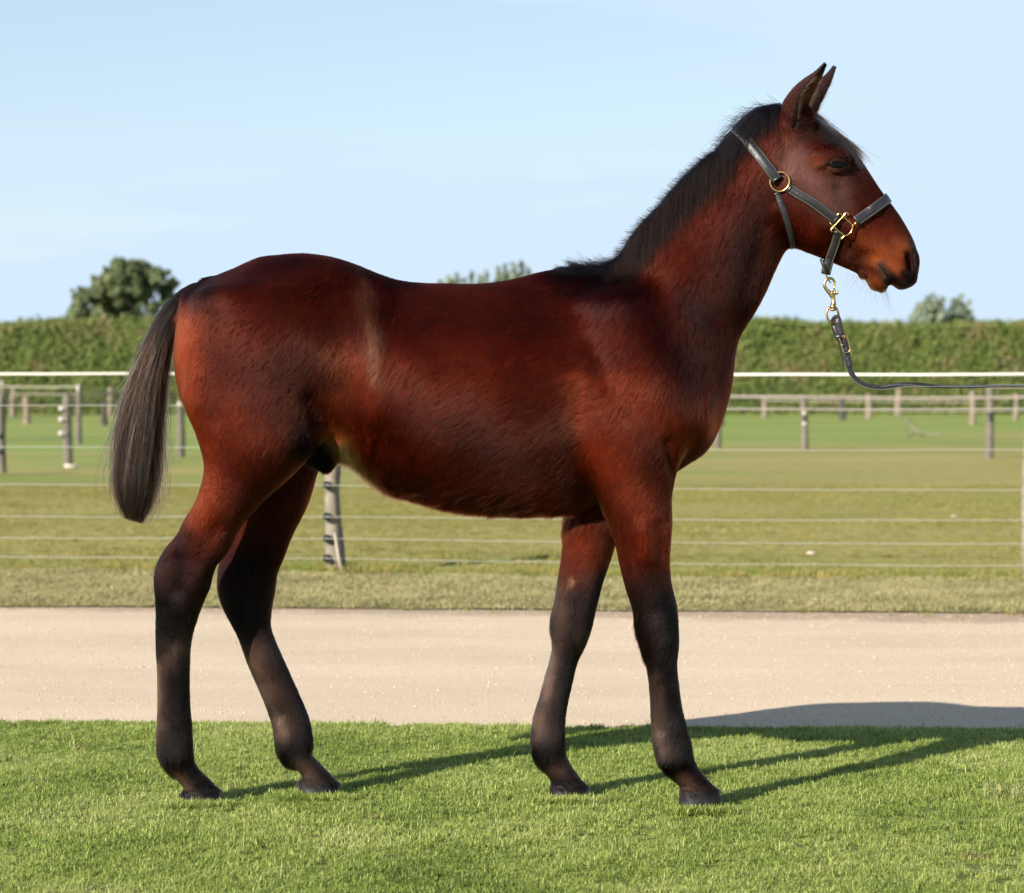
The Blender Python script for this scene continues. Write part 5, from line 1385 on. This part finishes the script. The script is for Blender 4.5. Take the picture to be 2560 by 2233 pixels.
hair_object('ear_hair', np.array(ep[0]), np.array(ep[1] and ep[2]), np.clip(np.array(ep[1]), .003, .9), M_LONG, horse)

# ------------------------------------------------------------------ long hair that falls over the body
def push_out(P, off):
    out = P.copy()
    for i, p in enumerate(P):
        h = M_FUR_BODY_BVH.find_nearest(Vector(p))
        if h[0] is None: continue
        q, nn = np.array(h[0]), np.array(h[1])
        s = (p - q).dot(nn)
        if s < off[i]: out[i] = p + nn * (off[i] - s)
    return out
def crest(px, py):
    """surface point of the top line near body-map pixel"""
    x = W(px, py, float(Yc(px)))
    h = ray((x[0], x[1], x[2] + .25), (0, 0, -1))
    return h
def lay(n, line, latr, dpx, length, lift, steps, offr, gravity=.25, spread=.25, rad=.00034, col=None, cvar=.35):
    """strands rooted beside a polyline of the top line; dpx = (dx,dy px direction, lateral y) at start and end of the line"""
    ln = catmull(line, 6); u = rng.random(n) * (len(ln) - 1); i = np.minimum(u.astype(int), len(ln) - 2); f = (u - i)[:, None]
    pp = ln[i] * (1 - f) + ln[i + 1] * f
    P0 = np.zeros((n, 3)); N0 = np.zeros((n, 3))
    lt = rng.uniform(latr[0], latr[1], n)
    for k in range(n):
        x = W(pp[k, 0], pp[k, 1], float(Yc(pp[k, 0])))
        h = ray((x[0], x[1] + lt[k], x[2] + .25), (0, 0, -1))
        if h[0] is None: P0[k] = x
        else: P0[k] = h[0]; N0[k] = h[1]
    s = (u / (len(ln) - 1))[:, None]
    d = np.array(dpx[0])[None] * (1 - s) + np.array(dpx[1])[None] * s
    D = np.stack([d[:, 0], d[:, 2], -d[:, 1]], 1)
    D /= np.linalg.norm(D, axis=1)[:, None]
    clump = vnoise(np.stack([u * 1.3, lt * 60, u * 0], 1), 3.0, 61)[:, None]
    D = D + rng.normal(0, spread, (n, 3)) + clump * np.array((.42, .15, 0)); D /= np.linalg.norm(D, axis=1)[:, None]
    L = rng.uniform(length[0], length[1], n) * (1 + .25 * clump[:, 0])
    pts = [P0]; cur = P0 + N0 * 0.0; dirn = D * (1 - lift) + N0 * lift; off = rng.uniform(offr[0], offr[1], n)
    for k in range(steps):
        dirn = dirn + np.array((0, 0, -gravity)) + (D - dirn) * .35; dirn /= np.linalg.norm(dirn, axis=1)[:, None]
        cur = cur + dirn * (L / steps)[:, None]
        cur = push_out(cur, off * min(1, (k + 1) / 2))
        pts.append(cur)
    PT = np.stack(pts, 1)
    R = rad * np.exp(rng.normal(0, .2, n))[:, None] * np.linspace(1, .3, steps + 1)[None] ** .8
    c = np.array(col)[None] * np.exp(rng.normal(0, cvar, n))[:, None]
    return PT, R, np.clip(c, .003, .8)
def join_hair(name, groups, parent, mat):
    k = max(g[0].shape[1] for g in groups); A = []; B = []; C = []
    for P, R, c in groups:
        if P.shape[1] < k:
            t = np.linspace(0, P.shape[1] - 1, k); i = np.minimum(t.astype(int), P.shape[1] - 2); f = t - i
            P = P[:, i] * (1 - f)[None, :, None] + P[:, i + 1] * f[None, :, None]; R = R[:, i] * (1 - f) + R[:, i + 1] * f
        A.append(P); B.append(R); C.append(c)
    return hair_object(name, np.concatenate(A), np.concatenate(B), np.concatenate(C), mat, parent)
HB = (.010, .0085, .010); HBR = (.035, .016, .010)
CR = [(1532,612),(1560,585),(1590,550),(1630,500),(1680,440),(1730,398),(1780,365),(1830,338)]
G = [
 lay(6500, CR, (-.040, .010), ((-.10, 1, -.5), (-.25, 1, -.55)), (.040, .090), .08, 6, (.003, .012), col=HB),
 lay(1500, CR, (-.045, -.005), ((0, 1, -.5), (-.10, 1, -.5)), (.060, .115), .08, 6, (.004, .014), col=HBR, spread=.18),
 lay(2600, CR, (-.016, .016), ((-.95, -.30, -.10), (-.95, -.25, -.1)), (.012, .034), .40, 4, (.001, .004), gravity=.10, col=HB),
 lay(1500, CR, (.000, .040), ((-.2, .9, .6), (-.2, .9, .6)), (.060, .10), .10, 5, (.003, .010), col=HB),
 lay(1700, [(1420,656),(1450,645),(1490,630),(1540,606)], (-.032, .030), ((-1, .12, 0), (-.9, .45, -.1)), (.020, .045), .10, 3, (.001, .004), gravity=.03, col=HB, spread=.2),
 lay(500, [(1440,648),(1490,630),(1530,612)], (-.015, .015), ((-1, -.35, 0), (-1, -.45, 0)), (.02, .045), .25, 3, (.001, .004), gravity=.04, col=HB, spread=.22),
 lay(2400, [(1848,320),(1880,278),(1920,246),(1962,226)], (-.040, .015), ((-.45, 1, -.45), (-.60, 1, -.4)), (.050, .105), .15, 6, (.003, .012), col=HB),
 lay(170, [(1850,318),(1890,270),(1960,228)], (-.020, .02), ((-1, -.05, 0), (-1, -.25, 0)), (.02, .055), .40, 4, (.001, .004), gravity=.08, col=HB, spread=.35),
 lay(60, [(1880,285),(1930,245)], (-.03, 0), ((-.8, .6, -.2), (-.8, .6, -.2)), (.10, .14), .3, 6, (.008, .03), gravity=.1, col=HB, spread=.12),
]
join_hair('mane', G, horse, M_MANE)
G = [
 lay(1600, [(2030,262),(2052,272),(2070,288)], (-.040, .030), ((.75, .75, -.2), (.62, .8, -.1)), (.060, .115), .30, 6, (.002, .010), col=(.02,.013,.011), gravity=.12, spread=.16),
 lay(260, [(2050,272),(2070,288)], (-.02, .02), ((.8, .7, -.05), (.8, .7, 0)), (.07, .12), .45, 6, (.006, .018), col=(.06,.032,.022), gravity=.10, spread=.10),
]
join_hair('forelock', G, horse, M_MANE)

# tail
TC = catmull([(492,708,16),(462,738,25),(430,788,30),(401,850,35),(379,920,42),(361,1000,50),(350,1080,56),(342,1160,56),(336,1220,50),(334,1272,38),(333,1300,30)], 10)
NT = 15000
s0 = rng.uniform(0, .50, NT) ** 1.15; s1 = np.clip(rng.normal(.885, .10, NT), .5, 1.02)
short = rng.random(NT) < .30; s1[short] = np.clip(s0[short] + rng.uniform(.15, .45, short.sum()), 0, .92)
ang = rng.random(NT) * 2 * math.pi; rr = np.sqrt(rng.random(NT))
aa, bb = rr * np.cos(ang), rr * np.sin(ang)
K = 13; pts = np.zeros((NT, K, 3)); radl = np.zeros((NT, K)); alongT = np.zeros((NT, K))
ph = rng.random(NT) * 6.28
YT = float(Yc(480))
wild = rng.normal(0, 1, NT) * (rng.random(NT) < .25); wild2 = rng.normal(0, 1, NT) * (rng.random(NT) < .25)
tcl = vnoise(np.stack([aa * 3, bb * 3, s0 * 4], 1), 1.8, 35)
for k in range(K):
    t = k / (K - 1); s = s0 + (s1 - s0) * t
    x = s * (len(TC) - 1); i = np.clip(x.astype(int), 0, len(TC) - 2); f = (x - i)[:, None]
    c = TC[i] * (1 - f) + TC[i + 1] * f
    e = np.clip(t * 2.2, 0, 1) ** .7 * .75 + .25
    wob = .07 * np.sin(ph + 7 * s) + .17 * np.clip(t * 2, 0, 1) * tcl * np.sin(13 * s + 5 * tcl) + .05 * np.sin(ph * 2 + 23 * s) * (wild != 0) + wild * t * t * .45
    endf = np.clip((s - .86) / .14, 0, 1); e2 = e * (1 - .25 * endf)
    dx = c[:, 2] * (aa * e2 + wob); dl = c[:, 2] * .72 * (bb * e2 + wob * .5 + wild2 * t * t * .35)
    px = c[:, 0] + dx * .98; py = c[:, 1] + dx * .30
    Y = YT + dl * .001
    pts[:, k, 0] = (px - CX) * YT / FPX; pts[:, k, 1] = Y; pts[:, k, 2] = CAM_H - (py - HY) * YT / FPX
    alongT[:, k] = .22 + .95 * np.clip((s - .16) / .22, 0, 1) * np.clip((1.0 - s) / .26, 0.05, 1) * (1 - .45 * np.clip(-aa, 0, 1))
    radl[:, k] = .00036 * (1 - .75 * t ** 3)
col = np.tile(np.array(HB) * .75, (NT, 1))
sm = (s0 + s1) / 2
u = rng.random(NT)
clp = vnoise(np.stack([aa * 3, bb * 3, s0 * 2], 1), 2.6, 33) * 1.3
brown = u < .46 + .45 * clp
col[brown] = np.array((.20, .080, .040))
pale = (rng.random(NT) < (.16 + 1.1 * np.clip(clp, 0, 1)) * np.exp(-((aa - .15) / .55) ** 2)) & (bb < .2) & (s1 > .70) & (s0 > .10)
col[pale] = np.array((.55, .36, .21))
col *= np.exp(rng.normal(0, .3, NT))[:, None]
blk = (s1 < .35)
col[blk] = np.array(HB)
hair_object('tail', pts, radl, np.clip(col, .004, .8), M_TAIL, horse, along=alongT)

# whiskers and the pale tuft at the sheath
wp = []; wc = []; wr = []
def whisk(px, py, dy, d, l, c, r=.00012, curve=.3):
    p = W(px, py, YH + dy)
    d = np.array(d, float); d /= np.linalg.norm(d)
    q = [p + d * l * t + np.array((0, 0, -curve * l * t * t)) for t in np.linspace(0, 1, 5)]
    wp.append(q); wc.append(c); wr.append([r, r, r * .9, r * .7, r * .2])
for k in range(34):
    x = random.uniform(2168, 2215); whisk(x, 722 + random.uniform(-4, 3), random.uniform(-.022, .022), (random.gauss(.1, .4), random.gauss(-.1, .3), -1), random.uniform(.015, .045), (.03, .025, .022), .00009)
for k in range(26):
    x = random.uniform(2120, 2175); whisk(x, 680 + (x - 2120) * .4, random.uniform(-.025, .02), (random.gauss(-.5, .3), random.gauss(-.2, .3), -.8), random.uniform(.02, .05), (.05, .03, .025), .0001)
for k in range(16):
    whisk(random.uniform(2205, 2222), 726, random.uniform(-.02, .02), (random.gauss(.25, .2), random.gauss(0, .2), -1), random.uniform(.03, .065), (.02, .018, .018), .00009)
for k in range(12):
    whisk(random.uniform(2060, 2100), 700 - 276, -.075, (random.gauss(0, .4), -1, random.gauss(-.3, .3)), random.uniform(.01, .03), (.02, .02, .02), .00008)
hair_object('whiskers', np.array(wp), np.array(wr), np.array(wc), M_LONG, horse)
# ------------------------------------------------------------------ halter
M_LEATHER = mat_simple('dark_leather', (.017, .016, .018), .30, spec=.6, noise=.35, nscale=120, bump=.6, bscale=260)
M_STITCH = mat_simple('stitching', (.16, .15, .14), .6)
M_BRASS = mat_simple('brass', (.80, .52, .20), .22, metal=1.0, noise=.12, nscale=90)
M_BRASS2 = mat_simple('bronze_brass', (.55, .37, .17), .30, metal=1.0, noise=.2, nscale=120, bump=.2, bscale=300)

halter = empty('halter', W(2040, 560, YH), 'black leather halter with brass rings and square buckle on the head of the foal', 'halter')
OFF = .0075
def cast_near(px, py, sd=-1, off=OFF):
    Y = float(Yc(px)); o = W(px, py, Y)
    h = ray((o[0], Y + sd * .35, o[2]), (0, -sd, 0))
    if h[0] is None:
        q = M_FUR_BODY_BVH.find_nearest(Vector((o[0], Y + sd * .03, o[2])))
        h = (np.array(q[0]), np.array(q[1]))
    n = h[1] + np.array((0, sd * .35, 0)); n /= np.linalg.norm(n)
    return h[0] + n * off, n
def loop_over(C, E, a0=0, a1=180, step=4, off=OFF):
    """points round the head in the plane through px C spanned by (E-C) and the sideways axis; 0 = near side, 90 = towards E, 180 = far side"""
    Y = float(Yc(C[0])); c = W(C[0], C[1], Y); e = W(E[0], E[1], Y) - c; e /= np.linalg.norm(e)
    P, N = [], []
    for a in np.arange(a0, a1 + .1, step):
        t = math.radians(a); d = np.array((0, -1., 0)) * math.cos(t) + e * math.sin(t)
        h = ray(c + d * .6, -d)
        if h[0] is None: continue
        P.append(h[0] + d * off); N.append(d)
    P = np.array(P); N = np.array(N)
    for _ in range(3): P[1:-1] = (P[:-2] + 2 * P[1:-1] + P[2:]) / 4
    return list(P), list(N)
def near_path(pts, sd=-1, off=OFF, n=7):
    P, N = [], []
    for x, y in catmull(pts, n):
        p, q = cast_near(x, y, sd, off); P.append(p); N.append(q)
    P = np.array(P); N = np.array(N)
    for _ in range(3):
        P[1:-1] = (P[:-2] + 2 * P[1:-1] + P[2:]) / 4; N[1:-1] = (N[:-2] + 2 * N[1:-1] + N[2:]) / 4
    return list(P), list(N / np.linalg.norm(N, axis=1)[:, None])
def stitch_lines(P, N, w, parent, inset=.0028, r=.00055):
    mb = MB(); P = np.array(P); T = np.gradient(P, axis=0)
    for s in (-1, 1):
        L = []
        for i in range(len(P)):
            t = T[i] / (np.linalg.norm(T[i]) + 1e-9); n = N[i] - t * N[i].dot(t); n /= np.linalg.norm(n)
            L.append(P[i] + np.cross(t, n) * s * (w / 2 - inset) + n * .0004)
        mb.tube(L, r, 5)
    return mb.build('stitching', M_STITCH, parent)
def strap(name, P, N, w, th=.004, stitch=True, fold=None):
    mb = MB(); mb.ribbon(P, N, w, th)
    if fold is not None:   # padded fold where the strap turns round its ring
        for i in fold:
            i = i % len(P); n = N[i]; t = P[min(i + 1, len(P) - 1)] - P[max(i - 1, 0)]; t = t / np.linalg.norm(t); sd = np.cross(t, n); sd /= np.linalg.norm(sd)
            mb.tube([P[i] - sd * w / 2 - n * .001, P[i] - n * .001, P[i] + sd * w / 2 - n * .001], .0036, 10)
    o = mb.build(name, M_LEATHER, halter, smooth=True)
    if stitch and len(P) > 3: stitch_lines(P[1:-1], N[1:-1], w, o)
    return o
# crownpiece over the neck behind the ears
P, N = loop_over((1928, 448), (1851, 342), -6, 186, 3, off=.012)
strap('crownpiece', P, N, .027, fold=(0, -1))
# noseband over the nose
P, N = loop_over((2134, 556), (2219, 496), 0, 180, 3, off=.007)
strap('noseband', P, N, .026, fold=(0, -1))
for sd in (-1, 1):
    P, N = near_path([(1966,478),(1990,494),(2025,515),(2055,537),(2079,553)], sd)
    o = strap('cheek_strap', P, N, .0235, fold=(0, -1))
# throat strap round the gullet
P, N = loop_over((1937, 492), (1984, 622), -2, 182, 4, off=.006)
strap('throat_strap', P, N, .0165, stitch=False, fold=(0, -1))
# chin strap: down both sides of the jaw to the lead ring
RING = W(2066, 690, YH)
for sd in (-1, 1):
    P, N = near_path([(2088,584),(2083,605),(2077,628),(2073,645)], sd)
    a = P[-1]
    for t in (.25, .5, .75, 1.0):
        q = a * (1 - t) + (RING + np.array((-.002, sd * .006, .004))) * t
        P.append(q); N.append((N[-1] * .7 + np.array((0, sd, 0)) * .3))
    P = catmull(np.array(P), 2); N = catmull(np.array(N), 2); N = [n / np.linalg.norm(n) for n in N]
    strap('chin_strap', list(P), N, .0225, fold=(0,))
mb = MB(); mb.ribbon([W(2050, 648, YH), W(2056, 664, YH), W(2064, 684, YH)], [np.array((-.9, 0, -.4))] * 3, .03, .004); mb.build('chin_keeper', M_LEATHER, halter)
for sd in (-1, 1):
    p, n = cast_near(1943, 461, sd, .009)
    u = np.cross(n, (0, 0, 1.)); u /= np.linalg.norm(u); v = np.cross(n, u)
    mb = MB(); mb.tube([p + u * .0235 * math.cos(a) + v * .0235 * math.sin(a) for a in np.linspace(0, 2 * math.pi, 40, endpoint=False)], .0024, 10, closed=True)
    mb.build('ring', M_BRASS, halter)
    mb = MB()
    def B(x, y): return (2000 + x * .1451, 460 + y * .1451)
    for path in ([(572,588),(600,545),(635,560),(675,595),(760,668),(845,740),(905,690)], [(768,572),(740,530),(712,545),(675,595),(595,683),(515,770),(470,830),(500,862)],
                 [(452,708),(515,770),(600,845),(690,920),(648,985)], [(845,740),(838,800),(810,860),(760,905),(690,925)]):
        L = [B(*q) for q in path]
        c0, nn0 = cast_near(*B(680, 760), sd, .010); nn0 = nn0 * np.array((.35, 1, .35))
        pts = []
        for x, y in L:
            o = W(x, y, float(Yc(x)))
            # in the plane tangent to the cheek at the buckle
            yy = c0[1] - (nn0[0] * (o[0] - c0[0]) + nn0[2] * (o[2] - c0[2])) / nn0[1]
            pts.append(np.array((o[0], yy, o[2])))
        mb.tube(catmull(pts, 4), .0019, 8)
    mb.build('square_buckle', M_BRASS, halter)
mb = MB()
def E(x, y): return (2020 + x * .1674, 660 + y * .1674)
mb.tube(catmull([W(*E(232, 110), YH), W(*E(250, 150), YH - .003), W(*E(285, 200), YH - .005), W(*E(322, 262), YH - .003), W(*E(338, 282), YH + .002), W(*E(312, 240), YH + .007), W(*E(262, 150), YH + .006), W(*E(240, 108), YH + .003)], 4), .0016, 8)
mb.build('chin_ring', M_BRASS2, halter)

# ------------------------------------------------------------------ lead
lead = empty('lead_rope', W(2140, 900, YH), 'dark leather lead strap with brass snap hook hanging below the halter of the foal', 'lead strap')
def e3(x, y, d=0): return W(*E(x, y), YH + d)
mb = MB()
mb.tube(catmull([e3(388,318), e3(396,280), e3(378,238), e3(340,214), e3(295,222), e3(258,262), e3(246,312), e3(262,362), e3(300,410), e3(340,450), e3(368,490)], 5),
        [.0026 + .0016 * min(1, i / 30) + (.0025 * max(0, (i - 36) / 14)) for i in range(51)], 12)
mb.tube(catmull([e3(345,425), e3(372,450), e3(380,500), e3(381,560), e3(382,592)], 5), [.0052,.0056,.006,.0062,.006,.0058,.0056,.0054,.0052,.005,.005,.005,.005,.005,.0052,.0054,.0056,.0058,.006,.006,.006], 14)
mb.tube([e3(404,405), e3(400,430), e3(396,460)], .0042, 10)
mb.build('snap_hook', M_BRASS2, lead)
mb = MB(); mb.tube([e3(390,308), e3(391,360), e3(392,408)], .0021, 10); mb.tube([e3(394,312), e3(388,322)], .0032, 10); mb.build('gate', M_BRASS2, lead)
mb = MB(); mb.ball(e3(436,428,-.002), (.0034, .0034, .0056)); mb.tube([e3(404,425), e3(432,428)], .0018, 8); mb.build('thumb_knob', M_BRASS2, lead)
mb = MB()
for y, r in ((594,.0062),(606,.0078),(620,.0078),(632,.0068)): pass
mb.tube([e3(380,588), e3(380,596), e3(380,604), e3(380,612)], [.0066,.0076,.0076,.0066], 16)
mb.tube([e3(378,614), e3(377,630), e3(376,650), e3(375,662)], [.0062,.0082,.0086,.0070], 16)
mb.tube([e3(374,668), e3(373,684), e3(373,698), e3(373,706)], [.0060,.0076,.0070,.0036], 16)
mb.build('swivel', M_BRASS2, lead)
mb = MB()
mb.tube(catmull([e3(352,640), e3(300,672), e3(282,740), e3(292,810), e3(330,868), e3(385,893,.003), e3(428,858,.006), e3(455,800,.004), e3(452,730), e3(430,672), e3(398,640)], 5), .0030, 10)
mb.build('swivel_ring', M_BRASS2, lead)
# strap: folded end, keeper, buckle, then the long strap
nv = np.array((-.25, -1, 0.1)); nv /= np.linalg.norm(nv)
def rib(pts, w, name, nrm=nv, th=.0035, d=0, st=False):
    P = catmull([e3(x, y, d + dd) for x, y, dd in pts], 5); mb = MB(); mb.ribbon(list(P), [nrm] * len(P) if not isinstance(nrm, list) else nrm, w, th)
    o = mb.build(name, M_LEATHER, lead); return o, P
rib([(372,905,.008),(385,850,.004),(412,812,-.002),(438,815,-.008),(452,870,-.010),(470,960,-.010),(500,1075,-.010),(545,1200,-.009),(575,1330,-.009),(600,1440,-.009),(612,1530,-.009)], .0165, 'front_strap')
rib([(350,880,.010),(375,960,.006),(410,1060,.004),(450,1130,.003),(480,1200,.002),(505,1330,.001),(535,1450,0),(560,1515,0)], .0115, 'back_strap', nrm=np.array((-.8, -.6, .1)))
mb = MB(); mb.ribbon([e3(410,1098,-.014), e3(470,1080,-.015), e3(528,1060,-.013)], [nv] * 3, .009, .003); mb.build('keeper', M_LEATHER, lead)
mb = MB()
mb.tube(catmull([e3(475,1105,-.013), e3(562,1062,-.014), e3(590,1110,-.014), e3(625,1250,-.014), e3(612,1310,-.014), e3(548,1330,-.014), e3(520,1270,-.013), e3(480,1150,-.013)], 4, closed=True), .0016, 8, closed=True)
mb.tube([e3(478,1215,-.015), e3(548,1195,-.016)], .0010, 6)
mb.build('buckle', M_BRASS2, lead)
mb = MB(); mb.tube([e3(545,1075,-.015), e3(540,1120,-.016)], .0012, 6); mb.build('tongue', M_BRASS2, lead)
LP = [(2116,885),(2119,905),(2123,920),(2129,933),(2138,946),(2150,956),(2166,963),(2186,967),(2208,968),(2232,965),(2258,961.5),(2290,961.5),(2330,963.5),(2370,965.5),(2420,965.5),(2480,964),(2560,964),(2640,965),(2720,968)]
LPc = catmull(LP, 5); NLP = len(LPc)
P = []; N = []; Wd = []
for i, (x, y) in enumerate(LPc):
    P.append(W(x, y, YH - .008 - .00012 * max(0, x - 2200)))
    tw = np.clip((x - 2230) / 130, 0, 1)          # the strap turns edge-on as it runs to the handler
    N.append(np.array((0.25 * (1 - tw), -math.cos(tw * 1.30), math.sin(tw * 1.30))))
    Wd.append(.0165 - .005 * min(1, max(0, (x - 2116) / 30)) + .004 * tw)
mb = MB(); mb.ribbon(P, N, Wd, .0032); o = mb.build('long_strap', M_LEATHER, lead)
mb = MB(); T = np.gradient(np.array(P), axis=0); L = []
for i in range(4, NLP):
    t = T[i] / np.linalg.norm(T[i]); n = N[i] - t * N[i].dot(t); n /= np.linalg.norm(n); s = np.cross(t, n)
    if s[2] > 0: s = -s
    L.append(P[i] + s * (Wd[i] / 2 - .0002) + n * .0006)
mb.tube(L, .0007, 6); e_ = mb.build('strap_edge', M_STITCH, o); e_['label'] = 'pale raw edge'
# ------------------------------------------------------------------ small things on the ground
M_LEAF = mat_simple('dry_leaf', (.62, .52, .36), .7, noise=.2, nscale=60)
def gpt(px, py, z=0): Y = CAM_H * FPX / (py - HY); return np.array(((px - CX) * Y / FPX, Y, z))
def leaf(px, py, s, ang, label, group=None, z=.02):
    c = gpt(px, py, z); V = []; F = []
    for t, w in ((-1, 0), (-.6, .45), (0, .62), (.6, .4), (1, 0)):
        for q in (-1, 0, 1): V.append((c[0] + s * (t * math.cos(ang) - q * w * math.sin(ang)), c[1] + s * (t * math.sin(ang) + q * w * math.cos(ang)), c[2] + s * (.25 * abs(q) * w + .18 * t * t) + .004))
    n = len(V)
    V += [(x, y, z_ - s * .03) for x, y, z_ in V]
    for i in range(4):
        for k in range(2):
            a = i * 3 + k; F.append((a, a + 3, a + 4, a + 1)); F.append((n + a, n + a + 1, n + a + 4, n + a + 3))
    o = link('fallen_leaf', mesh_np('fallen_leaf', V, F, mats=(M_LEAF,)))
    tag(o, label, 'leaf', group)
GL = 'pale leaves lying along the verge'
for k, (px, py, wh) in enumerate(((732,1447,'at the foot of the grey post between the legs'), (1038,1449,'under the middle of the belly'), (1133,1449,'under the belly behind the far foreleg'),
        (1192,1432,'up by the lowest wire under the belly'), (1230,1452,'closest to the far foreleg on its left'), (1855,1445,'right of the near foreleg'), (2178,1441,'below the end of the lead strap'), (320,1330,'out in the paddock behind the hock'), (2035,1512,'low in the verge right of the foal'))):
    leaf(px, py, .016 + .005 * (k % 3), k * 1.3, 'small pale dry leaf lying ' + wh, GL)
M_STONE = mat_simple('field_stone', (.48, .40, .32), .85, noise=.2, nscale=30)
def stone(px, py, r, label):
    c = gpt(px, py, -.02); rs = random.Random(px); bm = bmesh.new(); bmesh.ops.create_icosphere(bm, subdivisions=2, radius=1)
    for v in bm.verts: v.co = Vector((c[0] + v.co.x * r * 1.5 * (1 + .12 * math.sin(v.co.y * 3 + px)), c[1] + v.co.y * r, c[2] + r * .3 + v.co.z * r * .6 * rs.uniform(.9, 1.1)))
    me = bpy.data.meshes.new('field_stone'); bm.to_mesh(me); bm.free(); me.materials.append(M_STONE)
    me.polygons.foreach_set('use_smooth', [True] * len(me.polygons))
    tag(link('field_stone', me), label, 'stone')
stone(2027, 1378, .022, 'pale stone in the paddock grass between the lowest two wires')
stone(2385, 1287, .020, 'buff stone in the paddock grass just under the fourth wire on the right')
stone(178, 1166, .055, 'whitish stone at the foot of a dark post behind the tail')
def twig(pts, r, parent=None):
    mb = MB(); mb.tube(catmull(pts, 4), r, 6); return mb
Mtw = mat_simple('dead_branch', (.20, .17, .12), .85)
mb = MB()
a = [gpt(2262, 1078, .30), gpt(2275, 1086, .20), gpt(2300, 1088, .06), gpt(2350, 1090, .03)]
mb.tube(catmull(a, 4), .020, 6); mb.tube(catmull([gpt(2262, 1092, .02), gpt(2268, 1080, .18), gpt(2280, 1076, .28)], 4), .016, 6); mb.tube([gpt(2285, 1087, .12), gpt(2292, 1080, .22)], .012, 6)
tag(mb.build('fallen_branch', Mtw), 'pale dead branch lying on the green paddock below the lead', 'branch')
# tuft of dried cuttings at the right edge of the lawn
M_HAY = mat_foliage('dry_cuttings', [(.2, (.25, .25, .09)), (.5, (.38, .36, .15)), (.8, (.50, .44, .24))], nscale=9, trans=.3, rnd=.5)
t_ = blade_tuft('dry_grass_clump', 260, .10, .012, .035, .0028, 1.6, M_HAY, 901); t_.location = tuple(gpt(2552, 1990, .004)); COL.objects.link(t_)
tag(t_, 'dry straw coloured grass clump on the lawn at the right frame edge', 'grass clump')
for k, (px, py) in enumerate(((95, 1958), (935, 2052), (2440, 2150), (200, 1875))):
    q = blade_tuft('bare_scrape', 34, .03, .006, .018, .003, 1.8, mat_foliage('withered_blades', [(.2, (.16, .11, .05)), (.8, (.32, .25, .11))], nscale=9, trans=.2, rnd=.5) if k == 0 else bpy.data.materials['withered_blades'], 920 + k)
    q.location = tuple(gpt(px, py, .006)); q.name = 'withered_tuft'; COL.objects.link(q)
    tag(q, ('reddish brown withered tuft in the lawn left of the hind hoof', 'brownish withered tuft in the lawn in front of the belly', 'withered tuft near the lowest right corner of the lawn', 'pale withered tuft near the far edge of the lawn behind the tail')[k], 'grass tuft')
